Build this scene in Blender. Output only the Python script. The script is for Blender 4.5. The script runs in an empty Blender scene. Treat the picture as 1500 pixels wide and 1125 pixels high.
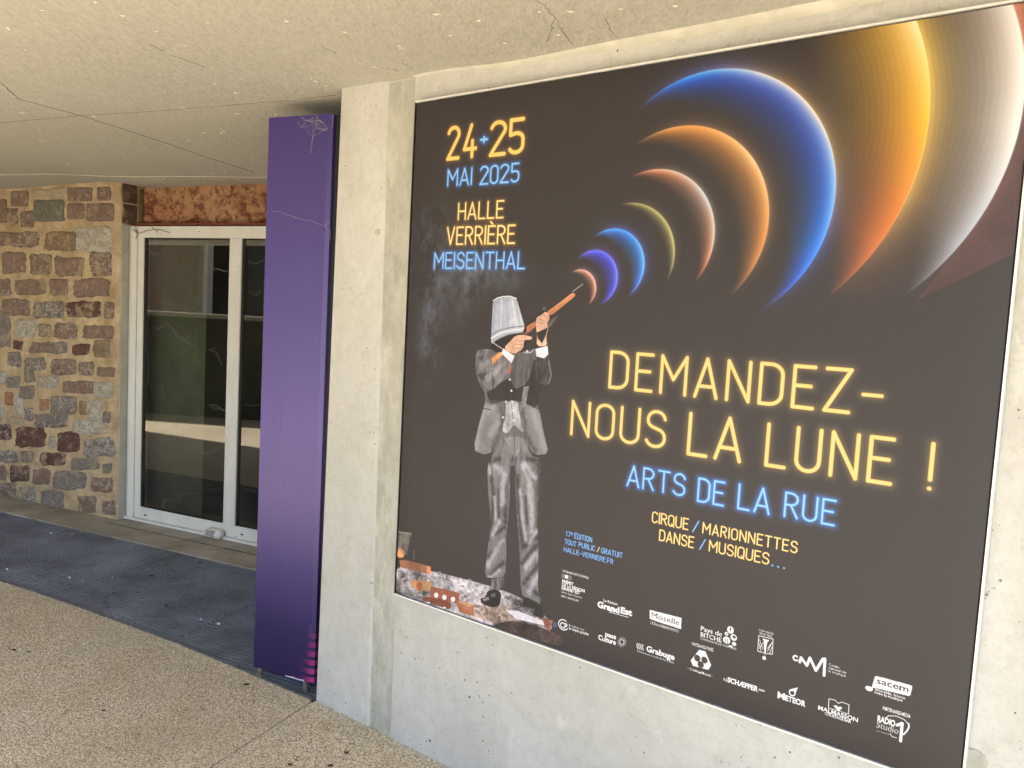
import bpy, bmesh, math, random
import numpy as np
from mathutils import Matrix, Vector, noise as mnoise

scene = bpy.context.scene
C = scene.collection
rnd = random.Random(7)

# ------------------------------------------------------------------ camera, sky, sun, exposure
F_PX, PITCH, ROLL, EYE = 1158.8, -.0802, .0535, 1.6        # photo is 1500 px wide
cp, sp, cr, sr = math.cos(PITCH), math.sin(PITCH), math.cos(ROLL), math.sin(ROLL)
_f = np.array([0, cp, sp]); _u = np.array([0, -sp, cp]); _x = np.array([1., 0, 0])
CAM = np.array([cr*_x + sr*_u, -sr*_x + cr*_u, _f])
cam = bpy.data.cameras.new('camera'); cam_ob = bpy.data.objects.new('camera', cam); C.objects.link(cam_ob)
cam.sensor_width = 36; cam.lens = F_PX/1500*36; cam.clip_start = .05; cam.clip_end = 800
R, U, F = CAM
cam_ob.matrix_world = Matrix(((R[0], U[0], -F[0], 0), (R[1], U[1], -F[1], 0), (R[2], U[2], -F[2], EYE), (0, 0, 0, 1)))
scene.camera = cam_ob

SUN_EL = 58
world = bpy.data.worlds.new('World'); scene.world = world; world.use_nodes = True
wn = world.node_tree; bg = wn.nodes['Background']
sky = wn.nodes.new('ShaderNodeTexSky'); sky.sky_type = 'NISHITA'; sky.sun_disc = False
sky.sun_elevation = math.radians(SUN_EL); sky.sun_rotation = math.radians(180)
wn.links.new(sky.outputs[0], bg.inputs[0]); bg.inputs[1].default_value = .13
sun = bpy.data.lights.new('sun', 'SUN'); sun.energy = 5.0; sun.angle = math.radians(.5); sun.color = (1, .97, .91)
sun_ob = bpy.data.objects.new('sun', sun); C.objects.link(sun_ob)
sun_ob.rotation_euler = Vector((0, -math.cos(math.radians(SUN_EL)), math.sin(math.radians(SUN_EL)))).to_track_quat('Z', 'Y').to_euler()
scene.view_settings.view_transform = 'Standard'; scene.view_settings.look = 'None'
scene.view_settings.exposure = 2.1; scene.view_settings.gamma = 1
scene.view_settings.use_curve_mapping = False

# ------------------------------------------------------------------ two wall frames and the layout helpers
O = np.array([0, 0, EYE])
A1, A2 = -.928, -1.1476
E1 = np.array([-math.sin(A1), -math.cos(A1), 0]); N1 = np.array([math.cos(A1), -math.sin(A1), 0])   # poster wall
E2 = np.array([-math.sin(A2), -math.cos(A2), 0]); N2 = np.array([math.cos(A2), -math.sin(A2), 0])   # door wall
N_WALL1 = 2.071; N_POST = 2.041; N_STONE = 3.985; N_FRAME = 4.068; N_PANEL = 2.60
def ray(x, y): return CAM.T @ np.array([(x-750)/F_PX, -(y-562.5)/F_PX, 1.])
def hit(x, y, n, off): d = ray(x, y); return O + d*((off - O@n)/(d@n))
def hitz(x, y, z): d = ray(x, y); return O + d*((z-EYE)/d[2])
def sz(x, y, off=N_POST): p = hit(x, y, N1, off); return p@E1, p[2]
def tz(x, y, off=N_STONE): p = hit(x, y, N2, off); return p@E2, p[2]
def tn(x, y, z=0): p = hitz(x, y, z); return p@E2, p@N2
def W1(s, n, z): return (*(s*E1 + n*N1)[:2], z)
def W2(t, n, z): return (*(t*E2 + n*N2)[:2], z)

# ------------------------------------------------------------------ object helpers
def tag(o, label=None, cat=None, group=None, kind=None):
    for k, v in (('label', label), ('category', cat), ('group', group), ('kind', kind)):
        if v: o[k] = v
    return o
def empty(name, loc, **k):
    o = bpy.data.objects.new(name, None); o.location = loc; o.empty_display_size = .1; C.objects.link(o)
    return tag(o, **k)
def build(name, bm, mat, parent=None, origin=None, smooth=False, **k):
    """bm is in world coordinates; the object gets its own origin"""
    me = bpy.data.meshes.new(name)
    po = Vector(parent['_o']) if parent is not None and '_o' in parent else (parent.location.copy() if parent is not None else Vector((0, 0, 0)))
    if origin is None:
        if bm.verts:
            mn = Vector([min(v.co[i] for v in bm.verts) for i in range(3)]); mx = Vector([max(v.co[i] for v in bm.verts) for i in range(3)])
            origin = Vector(((mn.x+mx.x)/2, (mn.y+mx.y)/2, mn.z))
        else: origin = Vector((0, 0, 0))
    origin = Vector(origin)
    for v in bm.verts: v.co -= origin
    bmesh.ops.recalc_face_normals(bm, faces=bm.faces)
    bm.to_mesh(me); bm.free()
    if smooth:
        for p in me.polygons: p.use_smooth = True
    if mat: me.materials.append(mat)
    o = bpy.data.objects.new(name, me); C.objects.link(o)
    WO[o.name] = origin
    if parent is not None:
        o.parent = parent; o.location = origin - WO.get(parent.name, parent.location)
    else: o.location = origin
    return tag(o, **k)
WO = {}
def thing(name, loc, **k):
    o = empty(name, loc, **k); WO[o.name] = Vector(loc); return o
def box(bm, W, a0, a1, n0, n1, z0, z1, bev=0):
    vs = [bm.verts.new(W(a, n, z)) for a in (a0, a1) for n in (n0, n1) for z in (z0, z1)]
    fs = [bm.faces.new([vs[i] for i in q]) for q in ((0, 1, 3, 2), (4, 6, 7, 5), (0, 4, 5, 1), (2, 3, 7, 6), (0, 2, 6, 4), (1, 5, 7, 3))]
    if bev:
        es = list({e for f in fs for e in f.edges})
        bmesh.ops.bevel(bm, geom=es, offset=bev, segments=2, affect='EDGES')
    return bm
def nb(): return bmesh.new()
def tube(bm, pts, r, k=5, taper=False):
    pts = [Vector(p) for p in pts]; rings = []
    for i, p in enumerate(pts):
        d = (pts[min(i+1, len(pts)-1)] - pts[max(i-1, 0)])
        if d.length < 1e-9: d = Vector((0, 0, 1))
        d.normalize(); a = d.orthogonal().normalized(); b = d.cross(a)
        rr = r*(1-.8*i/(len(pts)-1)) if taper else r
        rings.append([bm.verts.new(p + (a*math.cos(6.2832*j/k) + b*math.sin(6.2832*j/k))*rr) for j in range(k)])
    for r0, r1 in zip(rings, rings[1:]):
        for j in range(k): bm.faces.new((r0[j], r0[(j+1) % k], r1[(j+1) % k], r1[j]))
    bm.faces.new(rings[0]); bm.faces.new(rings[-1][::-1])

# ------------------------------------------------------------------ material helpers
class NT:
    def __init__(s, name):
        s.m = bpy.data.materials.new(name); s.m.use_nodes = True; s.t = s.m.node_tree
        s.b = s.t.nodes['Principled BSDF']; s.c = None
    def n(s, t, **k):
        o = s.t.nodes.new('ShaderNode'+t)
        for a, v in k.items():
            if a in o.inputs.keys(): s.set(o.inputs[a], v)
            else: setattr(o, a, v)
        return o
    def set(s, sock, v):
        if isinstance(v, bpy.types.NodeSocket): s.t.links.new(v, sock)
        else: sock.default_value = v
    def co(s, scale=(1, 1, 1), rot=(0, 0, 0)):
        if s.c is None: s.c = s.n('TexCoord').outputs['Object']
        g = s.n('NewGeometry').outputs['Position']
        mp = s.n('Mapping'); s.set(mp.inputs[0], g); mp.inputs['Rotation'].default_value = rot; mp.inputs['Scale'].default_value = scale
        return mp.outputs[0]
    def noise(s, scale, det=4, rough=.55, co=None, dist=0):
        o = s.n('TexNoise'); o.inputs['Scale'].default_value = scale; o.inputs['Detail'].default_value = det
        o.inputs['Roughness'].default_value = rough; o.inputs['Distortion'].default_value = dist
        s.set(o.inputs['Vector'], co if co is not None else s.co()); return o.outputs[0]
    def vor(s, scale, co=None, feature='F1', out='Distance'):
        o = s.n('TexVoronoi'); o.feature = feature; o.inputs['Scale'].default_value = scale
        s.set(o.inputs['Vector'], co if co is not None else s.co()); return o.outputs[out]
    def ramp(s, f, *st):
        o = s.n('ValToRGB'); s.set(o.inputs[0], f); e = o.color_ramp.elements
        while len(e) < len(st): e.new(.5)
        for x, (p, c) in zip(e, st):
            x.position = p; x.color = (c, c, c, 1) if not hasattr(c, '__len__') else (*c, 1)
        return o.outputs[0]
    def mix(s, f, a, b, mode='MIX'):
        o = s.n('MixRGB'); o.blend_type = mode
        for i, v in enumerate((f, a, b)):
            if hasattr(v, '__len__') and not isinstance(v, bpy.types.NodeSocket): v = (*v, 1)
            s.set(o.inputs[i], v)
        return o.outputs[0]
    def math(s, op, a, b=0.):
        o = s.n('Math'); o.operation = op; s.set(o.inputs[0], a); s.set(o.inputs[1], b); return o.outputs[0]
    def bump(s, h, dist=.002, strength=1., prev=None):
        o = s.n('Bump'); s.set(o.inputs['Height'], h); o.inputs['Distance'].default_value = dist; o.inputs['Strength'].default_value = strength
        if prev is not None: s.set(o.inputs['Normal'], prev)
        return o.outputs[0]
    def done(s, col=None, rough=.8, nrm=None, spec=.3, metal=0):
        if col is not None: s.set(s.b.inputs['Base Color'], (*col, 1) if hasattr(col, '__len__') and not isinstance(col, bpy.types.NodeSocket) else col)
        s.set(s.b.inputs['Roughness'], rough); s.b.inputs['Specular IOR Level'].default_value = spec; s.b.inputs['Metallic'].default_value = metal
        if nrm is not None: s.set(s.b.inputs['Normal'], nrm)
        return s.m
def plain(name, col, rough=.6, spec=.4, metal=0, var=.15, sc=30, bump=.0004):
    m = NT(name); k = m.noise(sc, 5)
    c = m.mix(m.ramp(k, (.3, 0.), (.7, 1.)), tuple(x*(1-var) for x in col), tuple(min(1, x*(1+var)) for x in col))
    return m.done(c, rough, m.bump(m.noise(sc*6, 3), bump), spec, metal)
def L(r, g, b):
    f = lambda c: ((c/255+.055)/1.055)**2.4 if c > 10 else c/255/12.92
    return (f(r), f(g), f(b))

# concrete, poster wall
m = NT('concrete_cast')
v = m.co((1, 1, .35)); big = m.noise(1.6, 6, .6, v); fine = m.noise(22, 8, .65)
col = m.mix(m.ramp(big, (.3, 0.), (.72, 1.)), (.40, .39, .355), (.575, .565, .525))
col = m.mix(m.math('MULTIPLY', m.ramp(fine, (.42, 0.), (.75, 1.)), .32), col, (.30, .285, .24))
blot = m.noise(5.5, 8, .72, m.co((1, 1, .8)), 1.2)
col = m.mix(m.math('MULTIPLY', m.ramp(blot, (.60, 0.), (.70, 1.)), .35), col, (.29, .27, .21))
col = m.mix(m.math('MULTIPLY', m.ramp(m.noise(3.1, 8, .7, m.co((1, 1, .6)), .8), (.60, 0.), (.66, 1.)), .35), col, (.66, .65, .61))
pd = m.vor(34); gate = m.noise(7, 3)
pore = m.math('MULTIPLY', m.ramp(pd, (.06, 1.), (.12, 0.)), m.ramp(gate, (.55, 0.), (.61, 1.)))
pd2 = m.vor(90); pore2 = m.math('MULTIPLY', m.ramp(pd2, (.09, 1.), (.15, 0.)), m.ramp(m.noise(11, 3), (.56, 0.), (.64, 1.)))
pore = m.math('MAXIMUM', pore, pore2)
col = m.mix(m.math('MULTIPLY', pore, .6), col, (.13, .12, .10))
scr = m.ramp(m.noise(13, 8, .75, m.co((1, 1, 1), (.5, .4, .3)), 1.4), (.495, 0.), (.505, 1.), (.515, 0.))
col = m.mix(m.math('MULTIPLY', m.math('MULTIPLY', scr, m.ramp(m.noise(3, 3), (.5, 0.), (.6, 1.))), .22), col, (.22, .19, .13))
nr = m.bump(m.noise(60, 6, .7), .0016, .8); nr = m.bump(m.math('MULTIPLY', pore, -1.), .004, 1, nr); nr = m.bump(m.noise(3, 4), .012, .5, nr)
col = m.mix(m.math('MULTIPLY', m.ramp(m.noise(70, 8, .8), (.52, 0.), (.70, 1.)), .30), col, (.27, .26, .22))
col = m.mix(m.math('MULTIPLY', m.ramp(m.noise(4.2, 9, .74, m.co((1, 1, .9)), .9), (.585, 0.), (.60, 1.), (.66, .0)), .35), col, (.36, .32, .22))
M_CONC = m.done(col, .78, nr, .3)
m = NT('concrete_joint_strip')
col = m.mix(m.ramp(m.noise(14, 7, .7, m.co((1, 1, .5))), (.35, 0.), (.7, 1.)), (.31, .30, .25), (.47, .46, .40))
col = m.mix(m.math('MULTIPLY', m.ramp(m.noise(11, 8, .7, m.co((1, 1, .4)), .3), (.58, 0.), (.64, 1.)), .5), col, (.52, .51, .45))
M_STRIP = m.done(col, .85, m.bump(m.noise(80, 6, .7), .002), .2)
# canopy underside: chip board formwork print
m = NT('canopy_concrete')
v = m.co((1, .34, 1), (0, 0, .55)); fib = m.noise(110, 8, .74, v, .5); fib2 = m.noise(48, 8, .72, v, .4); big = m.noise(1.1, 5, .6)
col = m.mix(m.ramp(fib, (.36, 0.), (.66, 1.)), (.30, .285, .24), (.57, .55, .485))
col = m.mix(.5, col, m.mix(m.ramp(fib2, (.36, 0.), (.66, 1.)), (.36, .345, .295), (.53, .51, .45)))
col = m.mix(m.math('MULTIPLY', m.ramp(big, (.35, 0.), (.7, 1.)), .4), col, (.48, .465, .405))
col = m.mix(m.math('MULTIPLY', m.ramp(m.noise(9, 6, .7), (.66, 0.), (.74, 1.)), .3), col, (.45, .32, .14))
pp = m.ramp(m.vor(26, m.co((1, .5, 1), (0, 0, .55))), (.05, 1.), (.10, 0.)); pg = m.math('MULTIPLY', pp, m.ramp(m.noise(5, 3), (.5, 0.), (.6, 1.)))
col = m.mix(m.math('MULTIPLY', pg, .6), col, (.15, .135, .10))
M_CEIL = m.done(col, .85, m.bump(m.math('ADD', fib, fib2), .0022), .2)
M_CEILSM = plain('canopy_smooth_concrete', (.50, .48, .41), .8, .2, 0, .12, 12, .001)
# resin gravel
m = NT('resin_gravel')
wob = m.co(); vc = m.n('TexVoronoi'); vc.inputs['Scale'].default_value = 185; m.set(vc.inputs['Vector'], wob)
sep = m.n('SeparateColor'); m.set(sep.inputs[0], vc.outputs['Color'])
col = m.ramp(sep.outputs[0], (0., (.20, .155, .10)), (.12, (.44, .345, .215)), (.42, (.64, .52, .345)), (.75, (.75, .64, .455)), (1., (.92, .84, .68)))
col = m.mix(m.math('MULTIPLY', m.ramp(vc.outputs['Distance'], (.5, 0.), (.85, 1.)), .55), col, (.16, .12, .08))
stain = m.noise(1.3, 6, .6); col = m.mix(m.math('MULTIPLY', m.ramp(stain, (.48, 0.), (.72, 1.)), .45), col, (.36, .25, .13))
col = m.mix(m.math('MULTIPLY', m.ramp(m.noise(2.3, 5, .6), (.55, 0.), (.7, 1.)), .3), col, (.52, .47, .38))
M_GRAVEL = m.done(col, .7, m.bump(m.ramp(vc.outputs['Distance'], (0., 1.), (.8, 0.)), .003, 1.), .35)
M_BASE = plain('asphalt', (.16, .15, .135), .9, .2, 0, .2, 8, .003)
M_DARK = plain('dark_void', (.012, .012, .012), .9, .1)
m = NT('threshold_concrete')
col = m.mix(m.ramp(m.noise(3.5, 8, .7), (.35, 0.), (.68, 1.)), (.25, .215, .165), (.42, .38, .31))
col = m.mix(m.math('MULTIPLY', m.ramp(m.noise(9, 8, .75), (.58, 0.), (.66, 1.)), .5), col, (.14, .12, .095))
M_SILL = m.done(col, .85, m.bump(m.noise(50, 6, .7), .002), .25)
# mortar
m = NT('lime_mortar')
col = m.mix(m.ramp(m.noise(7, 8, .65), (.33, 0.), (.68, 1.)), (.33, .235, .13), (.58, .45, .285))
col = m.mix(m.math('MULTIPLY', m.ramp(m.noise(2.2, 5), (.5, 0.), (.7, 1.)), .4), col, (.46, .36, .24))
col = m.mix(m.math('MULTIPLY', m.ramp(m.noise(24, 9, .78, None, 1.), (.57, 0.), (.66, 1.)), .55), col, (.20, .145, .09))
col = m.mix(m.math('MULTIPLY', m.ramp(m.noise(12, 8, .75, m.co((1, 1, 2)), .8), (.55, 0.), (.64, 1.)), .45), col, (.66, .55, .38))
nr = m.bump(m.noise(18, 8, .7), .012, 1.); nr = m.bump(m.noise(120, 5, .7), .002, 1., nr)
col = m.mix(m.math('MULTIPLY', m.ramp(m.noise(85, 7, .8), (.5, 0.), (.66, 1.)), .45), col, (.22, .155, .09))
M_MORTAR = m.done(col, .92, nr, .15)
def stone_mat(name, dark, light, pale, amt):
    m = NT(name)
    k = m.noise(13, 9, .74, None, .9); r = m.n('ObjectInfo').outputs['Random']
    col = m.mix(m.ramp(k, (.33, 0.), (.66, 1.)), dark, light)
    col = m.mix(m.math('MULTIPLY', r, .35), col, tuple(x*.6 for x in dark))
    pk = m.mix(.45, m.noise(15, 9, .74, m.co((1, 1, 1.7)), 1.), m.noise(48, 8, .75, m.co((1, 1, 1.4))))
    th = m.math('ADD', pk, m.math('MULTIPLY', m.math('SUBTRACT', r, .5), .09))
    col = m.mix(m.ramp(th, (amt-.01, 0.), (amt+.05, .8)), col, pale)
    col = m.mix(m.math('MULTIPLY', m.ramp(m.noise(30, 9, .78, None, .8), (.585, 0.), (.64, 1.)), .7), col, (.045, .03, .024))
    col = m.mix(m.math('MULTIPLY', m.ramp(m.noise(9, 9, .74), (.53, 0.), (.62, 1.)), .8), col, (.44, .34, .215))
    col = m.mix(m.math('MULTIPLY', m.ramp(m.noise(75, 7, .8), (.5, 0.), (.64, 1.)), .5), col, tuple(x*.45 for x in dark))
    nr = m.bump(m.noise(26, 9, .75), .02, 1.); nr = m.bump(m.noise(110, 5, .7), .003, 1., nr)
    return m.done(col, .88, nr, .2)
STONE = {
 'p': stone_mat('stone_purple_brown', (.20, .125, .095), (.33, .24, .185), (.44, .38, .31), .53),
 'r': stone_mat('stone_dark_red', (.095, .045, .035), (.20, .115, .09), (.42, .37, .33), .54),
 'g': stone_mat('stone_grey', (.165, .135, .115), (.32, .275, .24), (.50, .455, .405), .52),
 'G': stone_mat('stone_green_grey', (.17, .165, .13), (.29, .28, .23), (.34, .33, .28), .58),
 'w': stone_mat('stone_limewashed', (.30, .26, .20), (.50, .46, .37), (.60, .57, .50), .48),
 'c': stone_mat('stone_cream', (.42, .34, .22), (.60, .52, .37), (.64, .58, .45), .60),
 't': stone_mat('stone_tan', (.22, .155, .095), (.34, .25, .16), (.42, .35, .25), .56),
 'o': stone_mat('stone_orange', (.34, .16, .08), (.46, .25, .14), (.5, .36, .24), .62),
 'd': stone_mat('stone_dark_brown', (.085, .055, .04), (.19, .13, .09), (.30, .24, .18), .57)}  # 'd': darker brown for the quoin side faces
# rust
m = NT('rusted_steel')
k = m.noise(7, 10, .78, m.co((1, 1, 1.3)), .25)
col = m.mix(m.ramp(k, (.45, 0.), (.53, 1.)), (.12, .032, .018), (.34, .175, .085))
col = m.mix(m.ramp(m.noise(3.2, 8, .7), (.50, 0.), (.66, .8)), col, (.42, .27, .15))
col = m.mix(m.ramp(m.noise(20, 10, .8, None, .2), (.53, 0.), (.57, .9)), col, (.12, .032, .02))
M_RUST = m.done(col, .85, m.bump(m.noise(60, 8, .75), .003), .3)
M_RUST2 = plain('red_oxide_paint', (.17, .045, .028), .7, .3, 0, .3, 25)
M_WOOD = plain('weathered_timber', (.16, .11, .06), .85, .2, 0, .4, 22, .004)
m = NT('painted_aluminium')
col = m.mix(m.ramp(m.noise(6, 7, .7, m.co((1, 1, .4))), (.4, 0.), (.75, 1.)), (.66, .645, .60), (.57, .55, .49))
col = m.mix(m.math('MULTIPLY', m.ramp(m.noise(60, 6, .7), (.66, 0.), (.74, 1.)), .45), col, (.28, .25, .20))
M_ALU = m.done(col, .42, m.bump(m.noise(9, 3), .0008), .5)
M_GASKET = plain('black_rubber_gasket', (.015, .015, .014), .5, .4)
M_STEEL = plain('galvanised_edge_steel', (.16, .17, .19), .5, .5, .4, .35, 25)
m = NT('grating_steel')
g = m.noise(2.2, 7, .68)
col = m.mix(m.ramp(g, (.32, 0.), (.72, 1.)), (.135, .145, .165), (.33, .35, .395))
col = m.mix(m.math('MULTIPLY', m.ramp(m.noise(14, 9, .75), (.55, 0.), (.68, 1.)), .6), col, (.26, .245, .22))
col = m.mix(m.math('MULTIPLY', m.ramp(m.noise(5, 9, .75, None, .6), (.56, 0.), (.68, 1.)), .65), col, (.045, .042, .045))
M_GRATE = m.done(col, .45, m.bump(m.noise(90, 4), .0008), .5, .35)
M_BLACKP = plain('black_powder_coat', (.01, .009, .012), .55, .3)
M_CASTOR = plain('grimy_castor_metal', (.13, .12, .10), .6, .4, .4, .5, 60)
M_WEB = plain('spider_silk', (.46, .45, .40), .6, .3)
M_PLAST = plain('grey_render', (.40, .385, .33), .85, .2, 0, .12, 9, .0015)
M_FLAKE = plain('pale_paint_flake', (.60, .565, .47), .8, .2)
M_LITTER = plain('dead_leaf', (.06, .042, .03), .9, .1, 0, .5, 40)
M_TWIG = plain('dry_twig', (.10, .06, .035), .9, .1)
M_PEBBLE = plain('loose_pebbles', (.50, .44, .34), .8, .25, 0, .5, 120)
M_OLIVE = plain('olive_screen_cloth', (.19, .195, .145), .8, .2, 0, .2, 5)
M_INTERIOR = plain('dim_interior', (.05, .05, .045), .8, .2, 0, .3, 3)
M_BRICK = plain('red_brick', (.22, .13, .085), .85, .2, 0, .3, 6)
M_BRICKM = plain('pale_mortar', (.27, .25, .20), .9, .1)
M_SLATE = plain('sky_block_boards', (.022, .022, .018), .8, .2, 0, .3, 4)
M_HEDGE = plain('dark_painted_render', (.045, .052, .034), .85, .2, 0, .3, 3)
M_COPING = plain('pale_coping_stone', (.52, .48, .40), .8, .2)
M_ROOF = plain('roof_tiles', (.22, .09, .05), .8, .2, 0, .3, 3)
# window glass: reflective, tinted, faint dust
m = NT('window_glass'); t = m.t; t.nodes.remove(m.b)
tr = m.n('BsdfTransparent'); tr.inputs[0].default_value = (.62, .64, .58, 1)
gl = m.n('BsdfGlossy'); gl.inputs['Roughness'].default_value = .012; gl.inputs[0].default_value = (1, .98, .94, 1)
fr = m.n('Fresnel'); fr.inputs[0].default_value = 1.52
fac = m.math('MINIMUM', m.math('MULTIPLY', fr.outputs[0], 2.6), 1.)
mx = m.n('MixShader'); m.set(mx.inputs[0], fac); m.set(mx.inputs[1], tr.outputs[0]); m.set(mx.inputs[2], gl.outputs[0])
df = m.n('BsdfDiffuse'); df.inputs[0].default_value = (.5, .48, .38, 1)
dust = m.math('MULTIPLY', m.ramp(m.noise(5, 8, .7, m.co((1, 1, .3))), (.35, .2), (.8, 1.)), .045)
dust = m.math('ADD', dust, m.math('MULTIPLY', m.ramp(m.noise(150, 4, .6), (.7, 0.), (.76, 1.)), .10))
mx2 = m.n('MixShader'); m.set(mx2.inputs[0], dust); m.set(mx2.inputs[1], mx.outputs[0]); m.set(mx2.inputs[2], df.outputs[0])
t.links.new(mx2.outputs[0], t.nodes['Material Output'].inputs[0]); M_GLASS = m.m

# ------------------------------------------------------------------ ground
CURVE = [(-16, 2.66), (-9, 2.74), (-6.5, 2.79), (-5.2, 2.79), (-4.315, 2.77), (-3.96, 2.758), (-3.424, 2.72), (-2.9, 2.675), (-2.469, 2.62), (-1.969, 2.547)]
def curve_n(t):
    return float(np.interp(t, [c[0] for c in CURVE], [c[1] for c in CURVE]))
bm = nb(); bmesh.ops.create_grid(bm, x_segments=4, y_segments=4, size=350)
for v in bm.verts: v.co.z = -.10
build('ground', bm, M_BASE, kind='structure')
def slab(ts, nlo, nhi_f):
    bm = nb(); top = []; bot = []
    for t in ts:
        nh = nhi_f(t); k = 14
        row = [bm.verts.new(W2(t, nlo + (nh-nlo)*(i/k), 0)) for i in range(k+1)]
        low = [bm.verts.new(W2(t, nlo + (nh-nlo)*(i/k), -.09)) for i in (0, k)]
        top.append(row); bot.append(low)
    for a in range(len(ts)-1):
        for i in range(14): bm.faces.new((top[a][i], top[a+1][i], top[a+1][i+1], top[a][i+1]))
        bm.faces.new((top[a][14], top[a+1][14], bot[a+1][1], bot[a][1])); bm.faces.new((top[a][0], bot[a][0], bot[a+1][0], top[a+1][0]))
    for a in (0, -1): bm.faces.new([*top[a], bot[a][1], bot[a][0]])
    return bm
ts = list(np.linspace(-16, -1.9705, 90))
build('ground', slab(ts, -11, curve_n), M_GRAVEL, kind='structure')
build('ground', slab(list(np.linspace(-1.9635, 9, 30)), -11, lambda t: 2.547 if t < -1.9 else 2.85), M_GRAVEL, kind='structure')

# pit below the grating, edging strip along the curve
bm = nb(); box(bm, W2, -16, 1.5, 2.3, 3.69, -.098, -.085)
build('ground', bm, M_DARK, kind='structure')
gr = thing('floor_grating', W2(-3.2, 3.2, 0), label='blue grey steel floor grating let into the ground before the door', cat='floor grating')
bm = nb(); prev = None
pts = [(t, curve_n(t)) for t in np.linspace(-16, -1.975, 110)]
for t, n in pts:
    q = [bm.verts.new(W2(t, n+.004, -.03)), bm.verts.new(W2(t, n+.004, .005)), bm.verts.new(W2(t, n+.013, .005)), bm.verts.new(W2(t, n+.013, -.03))]
    if prev:
        for i in range(3): bm.faces.new((prev[i], q[i], q[i+1], prev[i+1]))
    prev = q
build('edge_strip', bm, M_STEEL, gr)
N_GR = 3.675
seams = [-12, -10.9, -9.9, -8.9, -7.9, -6.9, -5.92, -4.92, -3.92, -2.925, -1.93, -.93, 0.1]
PITCHB = .026
for i in range(len(seams)-1):
    t0, t1 = seams[i]+.0012, seams[i+1]-.0012
    bm = nb(); n = N_GR-.006
    dz = -.002 + .0025*((i*37) % 5)/5
    while n > 2.56:
        # bar clipped to the curved edge
        a, b = t0, t1
        if curve_n(a)+.016 > n:
            tt = [t for t in np.linspace(a, b, 40) if curve_n(t)+.016 <= n]
            a = tt[0] if tt else None
        if a is not None and b-a > .02: box(bm, W2, a, b, n-.0046, n+.0046, -.028+dz, -.001+dz)
        n -= PITCHB
    t = t0+.012
    while t < t1:
        lo = max(2.55, curve_n(t)+.016)
        box(bm, W2, t-.0018, t+.0018, lo, N_GR-.002, -.024+dz, -.0045+dz); t += .060
    for t in (t0+.001, t1-.001):
        box(bm, W2, t-.002, t+.002, max(2.55, curve_n(t)+.014), N_GR-.001, -.03+dz, dz)
    build('grating_panel', bm, M_GRATE, gr)

# threshold slab between the grating and the door
th = thing('concrete_threshold', W2(-3.5, 3.85, 0), label='stained pale concrete threshold strip below the stone wall and the door', cat='threshold')
bm = nb(); box(bm, W2, -16, -4.845, 3.683, 4.3, -.09, .004, .003)
box(bm, W2, -4.841, 1.5, 3.683, 4.3, -.09, .003, .003)
build('slab', bm, M_SILL, th)
bm = nb()
for i in range(60):
    t = -4.9 + i*.07; w = .008*rnd.uniform(.3, 1)
    box(bm, W2, t, t+.072, 3.90-w, 3.90+w, .0031, .0044)
build('dirt_line', bm, plain('grime', (.10, .09, .07), .9, .1), th)

# ------------------------------------------------------------------ canopy (gently uneven underside)
CZ = [((-.717, 3.126), 2.453), ((-.40, 2.89), 2.447), ((.05, 2.55), 2.424), ((.577, 2.157), 2.421), ((1.6, 1.4), 2.42), ((-4.062, 6.245), 2.396), ((-2.92, 5.73), 2.424), ((-2.64, 5.6), 2.404),
      ((-1.64, 5.154), 2.412), ((-2, 3.7), 2.43), ((-1.5, 2.3), 2.43), ((0, 0), 2.43), ((-7, 6), 2.40), ((-5, 3), 2.42), ((4, 0), 2.42), ((-7, 7.5), 2.4), ((0, 4.6), 2.42)]
def ceil_z(x, y):
    w = [1/(((x-p[0])**2+(y-p[1])**2)**1.5+.004) for p, _ in CZ]
    return sum(a*z for a, (_, z) in zip(w, CZ))/sum(w)
can = thing('concrete_canopy', W2(-3, 2, 2.43), label='board marked concrete canopy slab overhead with pale flakes and hairline joints', cat='canopy')
bm = nb(); T = np.linspace(-13, 8, 211); Nn = np.linspace(-.17, 4.45, 50)
g = [[bm.verts.new((*W2(t, n, 0)[:2], ceil_z(*W2(t, n, 0)[:2]))) for n in Nn] for t in T]
for i in range(len(T)-1):
    for j in range(len(Nn)-1): bm.faces.new((g[i][j], g[i+1][j], g[i+1][j+1], g[i][j+1]))
tp = [bm.verts.new(W2(t, n, 2.78)) for t, n in ((-13, -.17), (8, -.17), (8, 4.45), (-13, 4.45))]
bm.faces.new(tp)
bm.faces.new([tp[0], tp[1]] + [g[i][0] for i in range(len(T)-1, -1, -1)]); bm.faces.new([tp[2], tp[3]] + [g[i][-1] for i in range(len(T))])
bm.faces.new([tp[3], tp[0]] + [g[0][j] for j in range(len(Nn))]); bm.faces.new([tp[1], tp[2]] + [g[-1][j] for j in range(len(Nn)-1, -1, -1)])
build('slab', bm, M_CEIL, can)
def on_ceil(x, y, dz=0):
    p = hitz(x, y, 2.43)
    for _ in range(4): p = hitz(x, y, ceil_z(p[0], p[1])+dz)
    return Vector(p)
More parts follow.
